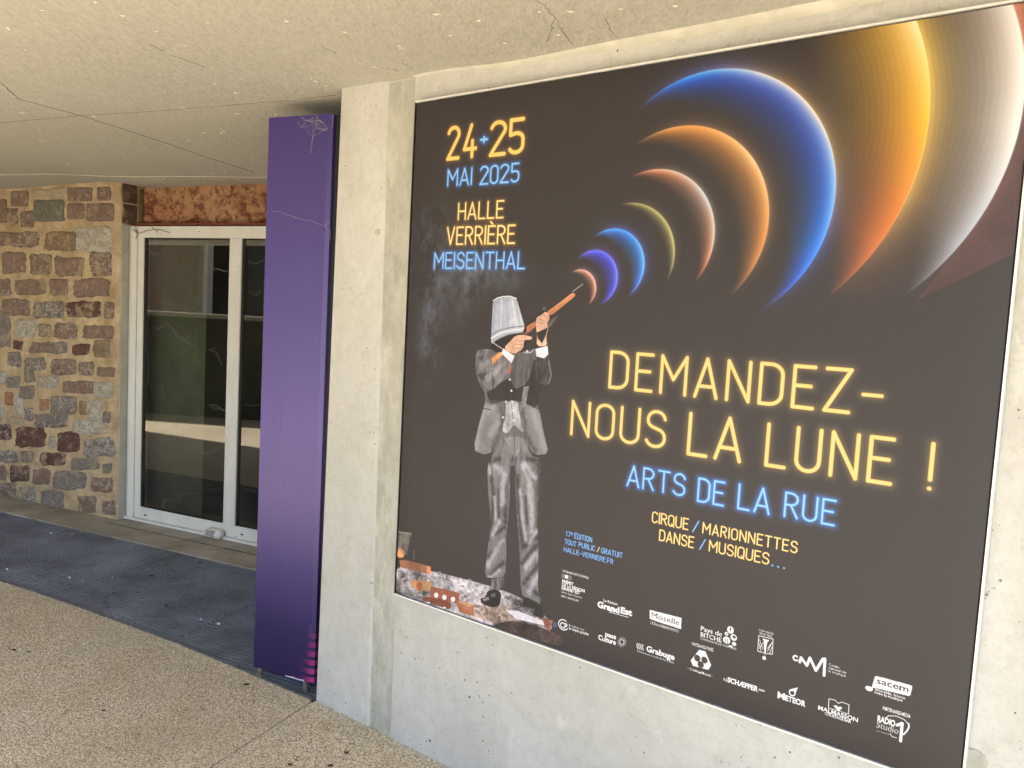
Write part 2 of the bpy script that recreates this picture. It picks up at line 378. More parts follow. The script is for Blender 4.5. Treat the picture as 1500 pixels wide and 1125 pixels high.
def ribbon(bm, pts, w, h):
    """thin raised line hugging the underside"""
    P = [Vector(p) for p in pts]; prev = None
    for i, p in enumerate(P):
        d = P[min(i+1, len(P)-1)]-P[max(i-1, 0)]; d.z = 0; d.normalize(); s = Vector((-d.y, d.x, 0))*w*rnd.uniform(.5, 1.3)
        z = ceil_z(p.x, p.y)
        q = [bm.verts.new((p.x-s.x, p.y-s.y, z+.002)), bm.verts.new((p.x-s.x, p.y-s.y, z-h)), bm.verts.new((p.x+s.x, p.y+s.y, z-h)), bm.verts.new((p.x+s.x, p.y+s.y, z+.002))]
        if prev:
            for k in range(3): bm.faces.new((prev[k], q[k], q[k+1], prev[k+1]))
        prev = q
def wander(a, b, n, amp, ext=0):
    a = Vector(a); b = Vector(b); d = b-a; s = Vector((-d.y, d.x, 0)).normalized(); out = []
    for i in range(n+1):
        k = -ext + (1+2*ext)*i/n
        out.append(a + d*k + s*amp*mnoise.noise(Vector((k*9, a.x, a.y*3))))
    return out
M_JOINT = plain('dark_joint_line', (.19, .17, .13), .9, .1)
for (pts, w) in (([(0, 180), (117, 169), (271, 159), (430, 147), (492, 139)], .0016), ([(0, 120), (28, 145), (117, 169), (299, 229), (373, 252)], .0016)):
    bm = nb(); P = []
    for a, b in zip(pts, pts[1:]): P += wander(on_ceil(*a), on_ceil(*b), 12, .006)
    ribbon(bm, P, w, .0012); build('joint_line', bm, M_JOINT, can)
for pts in ([(780, -10), (800, 12), (812, 24), (824, 46), (838, 66)], [(812, 24), (808, 44), (800, 62)], [(886, 28), (900, 52)], [(470, 68), (492, 78)], [(218, 64), (240, 75)], [(250, 80), (300, 98)], [(590, 92), (606, 102)], [(560, 98), (585, 104)]):
    bm = nb(); P = []
    for a, b in zip(pts, pts[1:]): P += wander(on_ceil(*a), on_ceil(*b), 6, .01)
    ribbon(bm, P, .0008, .0007); build('crack', bm, M_JOINT, can)
bm = nb(); P = wander(on_ceil(-40, 257), on_ceil(395, 259.5), 40, .02); ribbon(bm, P, .0022, .0025); build('mortar_thread', bm, M_FLAKE, can)
# flakes and drips
bm = nb()
FL = [(38, 73), (83, 89), (140, 2), (62, 14), (180, 22), (229, 45), (305, 33), (271, 66), (586, 67), (660, 51), (316, 122), (345, 135), (462, 118), (478, 125), (270, 158), (137, 169), (299, 194), (324, 193), (277, 206),
      (181, 223), (203, 271), (255, 251), (313, 254), (330, 252), (349, 229), (404, 167), (818, 50), (790, 16), (836, 16), (58, 190), (33, 165), (149, 214), (348, 166), (548, 97), (520, 85), (700, 30), (640, 20), (910, 12), (990, 8), (12, 40),
      (100, 240), (60, 205), (370, 235), (240, 262), (420, 30), (505, 46), (740, 62)]
for (x, y) in FL:
    for k in range(rnd.choice((1, 1, 2, 3))):
        p = on_ceil(x+rnd.uniform(-6, 6)*(k > 0), y+rnd.uniform(-3, 3)*(k > 0)); r = rnd.uniform(.005, .012)*(1 if k == 0 else .6)
        if y < 130: r *= .75
        vs = []
        for a in range(7):
            rr = r*rnd.uniform(.5, 1.2); vs.append(bm.verts.new((p.x+rr*1.5*math.cos(a*.9), p.y+rr*math.sin(a*.9), p.z-.0015)))
        c = bm.verts.new((p.x, p.y, p.z-.005))
        for a in range(7): bm.faces.new((vs[a], vs[(a+1) % 7], c))
for i in range(70):
    p = on_ceil(rnd.uniform(-20, 1000), rnd.uniform(-10, 250)); r = rnd.uniform(.001, .003)
    if p.y > 6.2 or p@Vector(N1) > 2.07 and p.x > -.72: continue
    vs = [bm.verts.new((p.x+r*math.cos(a*1.57), p.y+r*math.sin(a*1.57), p.z-.001)) for a in range(4)]; c = bm.verts.new((p.x, p.y, p.z-.003))
    for a in range(4): bm.faces.new((vs[a], vs[(a+1) % 4], c))
build('flakes', bm, M_FLAKE, can, kind='stuff')

# ------------------------------------------------------------------ concrete wall with the poster
cw = thing('concrete_wall', W1(-.5, 2.2, 0), label='pale cast concrete wall with air holes carrying the big festival poster', cat='wall')
S0B, S0T = -2.4745, -2.449       # its free end leans a little
def W1L(s, n, z):
    if s <= S0B+1e-6: s = S0B + (S0T-S0B)*z/2.45
    return W1(s, n, z)
sj = [(-2.190, -2.170), (-2.059, -2.046)]
bm = nb()
def wallgrid(bm, s0f, s1f, n, k=24, rough=0):
    rows = []
    for j in range(k+1):
        z = -.05 + 2.55*j/k
        s0, s1 = s0f(z), s1f(z)
        rows.append([bm.verts.new(W1(s, n, z)) for s in (s0, s1)])
    for a, b in zip(rows, rows[1:]): bm.faces.new((a[0], a[1], b[1], b[0]))
    return rows
lerp = lambda a, b, z: a + (b-a)*z/2.45
bm = nb()
f0 = lambda z: lerp(S0B, S0T, z); f1 = lambda z: lerp(-2.169, -2.203, z); f2 = lambda z: lerp(-2.038, -2.052, z)
# front profile swept in z: end face, pier, chamfer, recessed strip, chamfer, main wall
K = 40; rows = []
for j in range(K+1):
    z = -.06 + 2.56*j/K
    w = lambda a, q: a + .0022*mnoise.noise(Vector((z*7, q, 3)))
    prof = [(f0(z), N_WALL1+.30), (f0(z), N_WALL1+.006), (f0(z)+.006, N_WALL1), (w(f1(z), 1), N_WALL1), (w(f1(z), 1)+.012, N_WALL1+.011), (w(f2(z), 2)-.008, N_WALL1+.011), (w(f2(z), 2), N_WALL1+.001), (1.0, N_WALL1+.001), (5.5, N_WALL1), (5.5, N_WALL1+.30)]
    rows.append([bm.verts.new(W1(s, n, z)) for s, n in prof])
for a, b in zip(rows, rows[1:]):
    for i in range(len(a)): bm.faces.new((a[i], a[(i+1) % len(a)], b[(i+1) % len(a)], b[i]))
bm.faces.new(rows[0][::-1]); bm.faces.new(rows[-1])
body = build('wall_body', bm, M_CONC, cw)
bm = nb(); rows = []
for j in range(K+1):
    z = .0 + 2.44*j/K
    rows.append([bm.verts.new(W1(s, N_WALL1+.0085, z)) for s in (f1(z)+.0105, f2(z)-.0065)] + [bm.verts.new(W1(s, N_WALL1+.02, z)) for s in (f2(z)-.0065, f1(z)+.0105)])
for a, b in zip(rows, rows[1:]):
    for i in range(4): bm.faces.new((a[i], a[(i+1) % 4], b[(i+1) % 4], b[i]))
build('joint_strip', bm, M_STRIP, cw)
# mortar cove along the top of the wall
bm = nb(); prev = None
for s in np.linspace(-2.06, 5.4, 90):
    x, y, _ = W1(s, N_WALL1, 0); z = ceil_z(x, y); k = .007 + .016*min(1, max(0, (s+1.9)/.9)) + .004*mnoise.noise(Vector((s*5, 0, 0)))
    q = [bm.verts.new(W1(s, N_WALL1+.01, z-k*.7)), bm.verts.new(W1(s, N_WALL1-.002, z-k*.7)), bm.verts.new(W1(s, N_WALL1-k*.45, z-k*.32)), bm.verts.new(W1(s, N_WALL1-k*1.5, z-.0015)), bm.verts.new(W1(s, N_WALL1-k*1.5, z+.01))]
    if prev:
        for i in range(4): bm.faces.new((prev[i], q[i], q[i+1], prev[i+1]))
    prev = q
build('mortar_cove', bm, M_CEILSM, cw, smooth=True)
# plugged tie hole low at the right of the poster, small pits
def disc_pit(px, py, r, mat, nm, off=N_WALL1, ring=False):
    s, z = sz(px, py, off); bm = nb(); k = 22
    if ring:
        a = [bm.verts.new(W1(s+r*math.cos(6.2832*i/k), off-.0012, z+r*math.sin(6.2832*i/k))) for i in range(k)]
        b = [bm.verts.new(W1(s+r*.9*math.cos(6.2832*i/k), off-.0035, z+r*.9*math.sin(6.2832*i/k))) for i in range(k)]
        for i in range(k): bm.faces.new((a[i], a[(i+1) % k], b[(i+1) % k], b[i]))
        bm.faces.new(b)
    else:
        a = [bm.verts.new(W1(s+r*rnd.uniform(.7, 1.2)*math.cos(6.2832*i/9), off-.0012, z+r*rnd.uniform(.7, 1.2)*math.sin(6.2832*i/9))) for i in range(9)]
        bm.faces.new(a)
    build(nm, bm, mat, cw)
disc_pit(1424, 1115, .030, M_STRIP, 'tie_hole_plug', ring=True)
disc_pit(553, 340, .012, M_STRIP, 'tie_hole_plug', ring=True)
M_PIT = plain('air_hole', (.09, .085, .07), .9, .1)
for px, py, r in ((1487, 1044, .0022), (1415, 1081, .004), (688, 1021, .0045), (507, 1030, .003), (625, 1086, .003), (630, 1085, .005), (681, 996, .0028), (699, 999, .003), (546, 1041, .0028), (491, 1016, .0025), (1463, 544, .003), (716, 129, .003), (905, 74.5, .003), (676, 113, .002), (588, 956, .003), (671, 956, .003), (750, 1015, .0025), (708, 1050, .0028)):
    disc_pit(px, py, r, M_PIT, 'air_hole')

# unseen wall added behind the concrete wall to keep the passage dark
bm = nb(); box(bm, W2, 1.5, 1.7, 1.6, 4.3, -.05, 2.5)
build('passage_light_block', bm, M_CONC, label='plain concrete wall closing the passage behind the poster wall', cat='wall')

# ------------------------------------------------------------------ poster print, painted as one flat image
SL, SR_, ZB, ZT = -2.0145, -.1845, .5785, 2.3385
RES = 1250; PW = int((SR_-SL)*RES); PH = int((ZT-ZB)*RES)
nprng = np.random.default_rng(3)
def vnoise(nx, ny):
    g = nprng.random((ny+1, nx+1)).astype(np.float32)
    ys = np.linspace(0, ny-1e-3, PH); xs = np.linspace(0, nx-1e-3, PW)
    yi = ys.astype(int); xi = xs.astype(int); fy = (ys-yi)[:, None]; fx = (xs-xi)[None]
    fy = fy*fy*(3-2*fy); fx = fx*fx*(3-2*fx)
    a = g[yi][:, xi]; b = g[yi][:, xi+1]; c = g[yi+1][:, xi]; d = g[yi+1][:, xi+1]
    return ((a*(1-fx)+b*fx)*(1-fy) + (c*(1-fx)+d*fx)*fy).astype(np.float32)
NZ1 = vnoise(14, 14); NZ2 = vnoise(50, 50); NZ3 = vnoise(170, 170); NZ4 = vnoise(500, 500)
NZ = (NZ1*.3+NZ2*.3+NZ3*.25+NZ4*.15)
FOLD = vnoise(300, 60)*.45 + vnoise(130, 34)*.35 + vnoise(420, 160)*.2
img = np.zeros((PH, PW, 3), np.float32)       # row 0 = bottom; values are display (sRGB) 0..1
img[:] = np.array([51, 46, 48])/255
img += (NZ4[..., None]-.5)*.006
def P2(px, py):                                # photo point -> texel
    s, z = sz(px, py); return np.array([(s-SL)*RES, (z-ZB)*RES])
def win(x0, x1, y0, y1):
    x0, x1 = max(0, int(x0)), min(PW, int(x1)+2); y0, y1 = max(0, int(y0)), min(PH, int(y1)+2)
    if x1 <= x0 or y1 <= y0: return None
    Y, X = np.mgrid[y0:y1, x0:x1].astype(np.float32); return (slice(y0, y1), slice(x0, x1)), X, Y
def blend(sl, a, col):
    a = np.clip(a, 0, 1)[..., None]; img[sl] = img[sl]*(1-a) + np.asarray(col, np.float32)*a
def addlight(sl, a, col):
    a = np.clip(a, 0, 1)[..., None]; img[sl] = 1-(1-img[sl])*(1-a*np.asarray(col, np.float32))
def c255(c): return np.array(c, np.float32)/255
def fillpoly(pts, col, var=0., fold=0., soft=.8, grad=None, a=1.):
    P = np.array(pts); w = win(P[:, 0].min()-2, P[:, 0].max()+2, P[:, 1].min()-2, P[:, 1].max()+2)
    if w is None: return
    sl, X, Y = w; ins = np.zeros(X.shape, bool); n = len(P)
    for i in range(n):
        (x0, y0), (x1, y1) = P[i], P[(i+1) % n]
        if y0 == y1: continue
        c = ((Y > min(y0, y1)) & (Y <= max(y0, y1))); xx = x0 + (Y-y0)*(x1-x0)/(y1-y0)
        ins ^= c & (X < xx)
    col = c255(col)*np.ones(X.shape+(3,), np.float32)
    if grad is not None:
        k = ((X-X.min())/(np.ptp(X)+1e-6))[..., None]; col = col*(1-k) + c255(grad)*k
    if var: col = col*(1+var*(NZ[sl]-.5)[..., None]*4)
    if fold: col = col*(1+fold*(FOLD[sl]-.5)[..., None]*3.4)
    m = ins.astype(np.float32)
    if soft: m = (m + np.roll(m, 1, 0) + np.roll(m, -1, 0) + np.roll(m, 1, 1) + np.roll(m, -1, 1))/5
    blend(sl, m*a, np.clip(col, 0, 1))
def segdist(X, Y, lines):
    D = np.full(X.shape, 1e9, np.float32)
    for ln in lines:
        ln = list(ln)
        if len(ln) == 1: ln = ln*2
        for (x0, y0), (x1, y1) in zip(ln, ln[1:]):
            dx, dy = x1-x0, y1-y0; q = dx*dx+dy*dy
            t = np.clip(((X-x0)*dx+(Y-y0)*dy)/q, 0, 1) if q > 0 else 0
            D = np.minimum(D, np.hypot(X-x0-t*dx, Y-y0-t*dy))
    return D
def stroke(pts, r, col, a=1.):
    P = np.array(pts); w = win(P[:, 0].min()-r-2, P[:, 0].max()+r+2, P[:, 1].min()-r-2, P[:, 1].max()+r+2)
    if w is None: return
    sl, X, Y = w; D = segdist(X, Y, [pts]); blend(sl, np.clip(r+.5-D, 0, 1)*a, c255(col))
def pstroke(pts, r, col, a=1.): stroke([P2(*p) for p in pts], r, col, a)

SMK = vnoise(23, 17)*.35+vnoise(61, 43)*.3+vnoise(137, 95)*.22+vnoise(310, 220)*.13
for (x, y, rx, ry, a) in ((628, 330, 26, 34, .18), (628, 390, 30, 40, .24), (632, 452, 20, 48, .17), (626, 520, 18, 40, .17), (700, 400, 40, 26, .20), (680, 430, 20, 40, .14), (745, 405, 22, 20, .12), (862, 400, 30, 14, .05)):
    cx, cy = P2(x, y); ex = abs(P2(x+rx, y)[0]-cx); ey = abs(P2(x, y+ry)[1]-cy)
    sl, X, Y = win(cx-2.2*ex, cx+2.2*ex, cy-2.2*ey, cy+2.2*ey)
    q = np.exp(-((X-cx)/ex)**2-((Y-cy)/ey)**2)*np.clip((SMK[sl]-.36)*2.2, 0, 1)
    addlight(sl, q*a*2.1, c255((120, 150, 190)))

# crescents: (tip, two points on the outer limb, other tip, inner mid point), zoomed coordinates of the top right
def Z1(x, y): return P2(800+x/2.1429, y/2.1429)
def circ(a, b, c):
    ax, ay = a; bx, by = b; cx, cy = c
    d = 2*(ax*(by-cy)+bx*(cy-ay)+cx*(ay-by))
    ux = ((ax*ax+ay*ay)*(by-cy)+(bx*bx+by*by)*(cy-ay)+(cx*cx+cy*cy)*(ay-by))/d
    uy = ((ax*ax+ay*ay)*(cx-bx)+(bx*bx+by*by)*(ax-cx)+(cx*cx+cy*cy)*(bx-ax))/d
    return ux, uy, math.hypot(ax-ux, ay-uy)
def crescent(t1, mid, t2, inner, cols, rim, halo, hw, power=1.0, strength=1., tail=1.7, lines=.10):
    a, b, c, i = Z1(*t1), Z1(*mid), Z1(*t2), Z1(*inner)
    ox, oy, orad = circ(a, b, c); ix, iy, irad = circ(a, i, c)
    h = hw*orad
    w = win(ox-orad-h*3, ox+orad+h*3, oy-orad-h*3, oy+orad+h*3)
    sl, X, Y = w
    dx, dy = X-ox, Y-oy; r = np.hypot(dx, dy); dth = np.arctan2(dy, dx)
    ta, tb, tc = [math.atan2(q[1]-oy, q[0]-ox) for q in (a, b, c)]
    if tb > ta: tb -= 2*math.pi
    if tc > ta: tc -= 2*math.pi
    k = ta-dth; k = np.where(k < -.5, k+2*math.pi, k); span = ta-tc
    k = k/span                                   # 0 at first tip .. 1 at second tip
    # distance along the radius to the inner circle
    ux, uy = dx/(r+1e-6), dy/(r+1e-6); px, py = ox-ix, oy-iy
    bq = px*ux+py*uy; disc = np.maximum(bq*bq-(px*px+py*py-irad*irad), 0); ri = -bq+np.sqrt(disc)
    th_ = np.maximum(orad-ri, 1.0)
    d = orad-r; wv = d/th_
    ends = np.clip(np.minimum(k, 1-k)*7, 0, 1)*(k > 0)*(k < 1)
    lin = 1-lines*(.5+.5*np.sin(d/orad*260+NZ2[sl]*2.5+NZ1[sl]*5))*np.clip(wv*2, 0, 1)
    body = np.where(d >= 0, np.clip(1-wv/tail, 0, 1)**(power*1.75), 0)*lin
    n = len(cols)-1; kk = np.clip(k, 0, .999)*n; j = kk.astype(int); f = (kk-j)[..., None]
    CC = np.array(cols, np.float32)/255; col = CC[j]*(1-f)+CC[j+1]*f
    nr_ = len(rim)-1; kr = np.clip(k, 0, .999)*nr_; j = kr.astype(int); f = (kr-j)[..., None]
    RR = np.array(rim, np.float32)/255; rc = RR[j]*(1-f)+RR[j+1]*f
    rimk = np.where(d >= 0, np.exp(-np.abs(d)/(th_*.16+1.5)), np.exp(-np.abs(d)/1.6))
    soft_end = np.clip(np.minimum(k, 1-k)*4, 0, 1)*(k > 0)*(k < 1)
    a_ = (body*strength*ends)[..., None]
    img[sl] = img[sl]*(1-a_)+col*a_
    a_ = (rimk*ends**.7*.95)[..., None]; img[sl] = img[sl]*(1-a_)+rc*a_
    nh = len(halo)-1; kh = np.clip(k, 0, .999)*nh; j = kh.astype(int); f = (kh-j)[..., None]
    HH = np.array(halo, np.float32)/255; hc = HH[j]*(1-f)+HH[j+1]*f
    hk = np.where(d < 0, np.exp(-np.abs(d)/h), 0)*soft_end*(1-lines*.7*(.5+.5*np.sin(d/orad*300+NZ2[sl]*2.5+NZ1[sl]*4)))
    a_ = hk[..., None]; img[sl] = 1-(1-img[sl])*(1-a_*hc)
# the dull red field beyond the last moon, cut by a straight lower edge
fillpoly([Z1(*q) for q in ((1420, 0), (1560, 0), (1500, 780), (1462, 800), (1160, 945), (1330, 735), (1440, 560), (1497, 420))], (84, 58, 59), .10, soft=.8, a=.6)
fillpoly([Z1(*q) for q in ((1440, 10), (1560, -10), (1530, 260), (1497, 300))], (170, 100, 80), .1, a=.8)
crescent((1080, -320), (1499, 290), (1120, 930), (1170, 330), [(120, 105, 100), (150, 138, 132), (185, 175, 172), (205, 198, 200), (150, 150, 160), (90, 90, 104)], [(230, 225, 222), (238, 234, 234), (236, 234, 238), (240, 240, 246), (180, 190, 214), (120, 120, 140)], [(90, 40, 30), (150, 80, 60), (80, 50, 50), (40, 20, 25), (30, 20, 25)], .035, .9, .95, 1.0)
crescent((730, -250), (1190, 430), (880, 935), (885, 335), [(180, 100, 50), (206, 134, 36), (228, 170, 34), (222, 152, 34), (190, 106, 46), (150, 76, 56)], [(246, 220, 170), (250, 240, 226), (252, 236, 206), (244, 190, 70), (206, 120, 64), (180, 100, 80)], [(140, 110, 60), (190, 150, 50), (206, 166, 50), (170, 126, 50), (120, 60, 40)], .085, .85, .95, 1.25)
crescent((285, 350), (907, 560), (665, 978), (745, 510), [(40, 90, 236), (16, 60, 216), (10, 54, 208), (14, 66, 220), (20, 104, 238), (50, 50, 200)], [(60, 120, 250), (70, 170, 250), (220, 226, 236), (240, 232, 220), (150, 200, 246), (70, 140, 250), (90, 100, 220)], [(40, 60, 200), (50, 70, 180), (120, 90, 50), (110, 90, 60), (30, 60, 160), (30, 50, 200)], .055, .9, 1., 1.45)
crescent((280, 458), (697, 650), (572, 932), (598, 615), [(150, 96, 60), (206, 134, 62), (206, 136, 66), (196, 130, 70), (170, 110, 70)], [(206, 150, 90), (226, 160, 90), (236, 210, 170), (220, 150, 90), (150, 100, 80)], [(70, 50, 30), (90, 60, 40), (100, 70, 40), (70, 50, 35)], .05, .9, .95, 1.5)
crescent((268, 557), (526, 700), (465, 886), (472, 688), [(190, 110, 80), (206, 120, 84), (176, 140, 130), (196, 130, 90), (190, 96, 70)], [(220, 130, 90), (206, 190, 180), (196, 220, 240), (206, 200, 200), (214, 110, 80)], [(90, 50, 40), (80, 70, 60), (80, 76, 80), (80, 50, 40)], .05, .9, .95, 1.5)
crescent((232, 645), (400, 765), (378, 882), (376, 758), [(110, 106, 70), (140, 138, 84), (150, 148, 92), (110, 106, 80)], [(150, 150, 100), (190, 190, 130), (206, 204, 150), (140, 136, 110)], [(50, 50, 30), (60, 60, 36), (50, 50, 36)], .05, .9, .9, 1.6)
crescent((150, 745), (307, 825), (255, 932), (262, 812), [(50, 110, 240), (40, 110, 236), (44, 120, 240), (50, 90, 240)], [(90, 170, 255), (80, 160, 255), (120, 200, 255), (80, 120, 250)], [(30, 50, 160), (30, 60, 170), (30, 50, 180)], .10, .8, 1., 1.5)
crescent((98, 815), (223, 870), (168, 956), (180, 860), [(80, 80, 230), (56, 60, 232), (60, 66, 236), (70, 60, 220)], [(110, 120, 255), (100, 110, 255), (120, 150, 255), (90, 90, 240)], [(40, 30, 150), (40, 36, 170), (40, 30, 150)], .11, .8, 1., 1.5)
crescent((80, 857), (155, 900), (130, 958), (137, 896), [(190, 120, 110), (200, 130, 120), (196, 120, 106), (180, 96, 90)], [(226, 160, 150), (240, 200, 190), (236, 190, 180), (200, 110, 100)], [(80, 50, 60), (90, 60, 90), (60, 40, 50)], .12, .8, 1., 1.6)

# stroke lettering
def arc(cx, cy, rx, ry, a0, a1, n=8): return [(cx+rx*math.cos(math.radians(a0+(a1-a0)*i/n)), cy+ry*math.sin(math.radians(a0+(a1-a0)*i/n))) for i in range(n+1)]
_o = lambda w=.46: [arc(w/2, .76, w/2, .24, 180, 0, 10) + arc(w/2, .24, w/2, .24, 0, -180, 10) + [(0, .76)]]
_S = [[(.44, .80)] + arc(.23, .77, .21, .23, 20, 180, 8) + arc(.24, .73, .22, .2, 190, 250, 4) + arc(.22, .27, .23, .24, 60, 0, 5) + arc(.22, .23, .23, .23, 0, -160, 8)]
GL = {'A': (.5, [[(0, 0), (.25, 1), (.5, 0)], [(.08, .28), (.42, .28)]]), 'B': (.44, [[(0, 0), (0, 1), (.22, 1)]+arc(.22, .76, .2, .24, 90, -90, 6)+[(0, .52)], [(.22, .52)]+arc(.22, .26, .22, .26, 90, -90, 6)+[(0, 0)]]),
 'C': (.44, [arc(.22, .76, .22, .24, 15, 180, 8)+arc(.22, .24, .22, .24, 180, 345, 8)]), 'D': (.46, [[(0, 0), (0, 1), (.2, 1)]+arc(.2, .74, .26, .26, 90, 0, 5)+arc(.2, .26, .26, .26, 0, -90, 5)+[(0, 0)]]),
 'E': (.40, [[(.40, 1), (0, 1), (0, 0), (.40, 0)], [(0, .53), (.34, .53)]]), 'F': (.40, [[(.40, 1), (0, 1), (0, 0)], [(0, .5), (.33, .5)]]),
 'G': (.46, [arc(.23, .76, .23, .24, 15, 180, 8)+arc(.23, .24, .23, .24, 180, 360, 8)+[(.46, .46), (.26, .46)]]), 'H': (.46, [[(0, 0), (0, 1)], [(.46, 0), (.46, 1)], [(0, .5), (.46, .5)]]),
 'I': (0., [[(0, 0), (0, 1)]]), 'L': (.38, [[(0, 1), (0, 0), (.38, 0)]]), 'M': (.60, [[(0, 0), (0, 1), (.30, .38), (.60, 1), (.60, 0)]]), 'N': (.48, [[(0, 0), (0, 1), (.48, 0), (.48, 1)]]),
 'O': (.46, _o()), 'P': (.42, [[(0, 0), (0, 1), (.2, 1)]+arc(.2, .74, .22, .26, 90, -90, 6)+[(0, .48)]]), 'Q': (.46, _o()+[[(.28, .2), (.48, -.04)]]),
 'R': (.44, [[(0, 0), (0, 1), (.2, 1)]+arc(.2, .75, .23, .25, 90, -90, 6)+[(0, .5)], [(.2, .5), (.44, 0)]]), 'S': (.45, _S), 'T': (.46, [[(0, 1), (.46, 1)], [(.23, 1), (.23, 0)]]),
 'U': (.46, [[(0, 1)]+arc(.23, .24, .23, .24, 180, 360, 8)+[(.46, 1)]]), 'V': (.46, [[(0, 1), (.23, 0), (.46, 1)]]), 'Z': (.46, [[(0, 1), (.46, 1), (0, 0), (.46, 0)]]),
 '0': (.42, _o(.42)), '1': (.16, [[(0, .8), (.16, 1), (.16, 0)]]), '2': (.44, [arc(.22, .78, .22, .22, 165, -20, 8)+[(0, 0), (.44, 0)]]), '4': (.46, [[(.26, 1), (0, .25), (.46, .25)], [(.32, .5), (.32, 0)]]),
 '5': (.42, [[(.40, 1), (.03, 1), (.03, .55)]+arc(.21, .40, .21, .19, 120, 0, 6)+arc(.21, .21, .21, .21, 0, -150, 7)]), '7': (.42, [[(0, 1), (.42, 1), (.14, 0)]]),
 '-': (.34, [[(0, .42), (.34, .42)]]), '/': (.30, [[(0, -.05), (.30, 1.05)]]), '!': (0., [[(0, 1), (0, .2)], [(0, .0)]]), '.': (0., [[(0, 0)]]), '+': (.3, [[(0, .5), (.3, .5)], [(.15, .3), (.15, .7)]]), ' ': (.22, [])}
for a, b, acc in (('È', 'E', [(.12, 1.24), (.24, 1.12)]), ('É', 'E', [(.16, 1.12), (.28, 1.24)])): GL[a] = (GL[b][0], GL[b][1]+[acc])
def neon(text, bl, br, tl, core, edge, glow, rr=.05, gap=.19, ga=.9, gw=.11, top_off=0):
    x0, yb = P2(*bl); x1, yb2 = P2(*br); yt = P2(*tl)[1]; yb = (yb+yb2)/2; H = yt-yb
    wd = sum(GL[c][0] for c in text)+gap*(len(text)-1); sx = (x1-x0)/wd if wd > 0 else H
    x = 0
    for ch in text:
        w_, ls = GL[ch]
        pl = [[(x0+(x+u)*sx, yb+v*H) for u, v in l] for l in ls]
        if pl:
            al = np.array([q for l in pl for q in l]); mgn = gw*H*4
            w = win(al[:, 0].min()-mgn, al[:, 0].max()+mgn, al[:, 1].min()-mgn, al[:, 1].max()+mgn)
            if w:
                sl, X, Y = w; D = segdist(X, Y, pl); r = rr*H
                addlight(sl, np.exp(-(np.maximum(D-r*.7, 0)/(gw*H))**1.25)*ga, c255(glow))
                blend(sl, np.clip(r-D+1, 0, 1), c255(edge)); blend(sl, np.clip((r*.75-D)/(r*.45)+.4, 0, 1)*.95, c255(core))
        x += w_+gap
GOLD = dict(core=(244, 204, 136), edge=(232, 182, 98), glow=(84, 72, 34), gw=.085); BLUE = dict(core=(150, 205, 255), edge=(84, 150, 246), glow=(30, 90, 200))
GOLD2 = dict(core=(255, 232, 170), edge=(236, 190, 106), glow=(120, 80, 24))
neon('24', (655.5, 234), (696, 228.5), (664, 187.5), rr=.06, gap=.24, gw=.07, **{**GOLD2, 'core': (250, 206, 120)}); neon('25', (718, 228.5), (765, 222), (722, 180.5), rr=.06, gap=.14, gw=.07, **{**GOLD2, 'core': (250, 206, 120)})
neon('+', (704, 214), (713, 213), (704, 197), rr=.10, gw=.2, **BLUE)
neon('MAI', (655.5, 273), (690, 270), (656.5, 249.5), **BLUE); neon('2025', (703, 270.5), (759, 266), (704, 245), rr=.05, gap=.17, **BLUE)
neon('HALLE', (671, 322), (736.5, 319), (671.5, 298.5), rr=.045, **GOLD2)
neon('VERRIÈRE', (654.5, 359), (753, 356), (655, 334), rr=.045, **GOLD2)
neon('MEISENTHAL', (636, 393), (767.5, 394), (638, 371), rr=.045, **BLUE)
neon('DEMANDEZ', (892.5, 568), (1242, 603.5), (897, 516), rr=.045, gap=.24, **GOLD); neon('-', (1262, 602), (1289, 605), (1264, 545), rr=.045, **GOLD)
neon('NOUS', (836.5, 637), (972, 655), (838.5, 588), rr=.045, gap=.21, **GOLD); neon('LA', (1007.5, 666), (1082.5, 675), (1009, 606), rr=.045, gap=.2, **GOLD)
neon('LUNE', (1121.5, 681.5), (1303, 709), (1127, 622), rr=.045, gap=.24, **GOLD); neon('!', (1360.5, 716), (1361.5, 716), (1368, 651), rr=.045, **GOLD)
for wd, a, b, c in (('ARTS', (918.5, 711), (1001.5, 727), (921, 682)), ('DE', (1021.5, 735), (1058.5, 740), (1024, 701)), ('LA', (1080.5, 746), (1125.5, 752), (1083, 710)), ('RUE', (1148.5, 756), (1220.5, 770), (1153, 722))):
    neon(wd, a, b, c, rr=.045, gap=.2, **BLUE)
SG = dict(core=(250, 216, 140), edge=(240, 200, 120), glow=(40, 32, 16), ga=.3); SB = dict(core=(130, 186, 246), edge=(100, 160, 240), glow=(16, 40, 80), ga=.3)
neon('CIRQUE', (955, 765), (1007, 776), (957, 750), rr=.055, **SG); neon('/', (1014.5, 778), (1022, 780), (1015, 763), rr=.05, **SB); neon('MARIONNETTES', (1029, 781), (1166.5, 810), (1031, 766), rr=.055, gap=.22, **SG)
neon('DANSE', (965.5, 792), (1015, 802), (967, 776.5), rr=.055, **SG); neon('/', (1024.5, 804), (1031.5, 806), (1025.5, 790), rr=.05, **SB); neon('MUSIQUES', (1038.5, 807), (1125, 827), (1040, 792), rr=.055, **SG); neon('...', (1131, 828), (1148, 833), (1133, 811), rr=.07, gap=.4, **SB)
neon('17', (828.5, 785), (835.5, 786.5), (829, 778.5), rr=.06, **SB); neon('E', (837, 783.5), (839, 784), (837.5, 780.5), rr=.08, **SB); neon('ÉDITION', (841.5, 788.5), (866.5, 794.5), (842, 781.5), rr=.06, gap=.22, **SB)
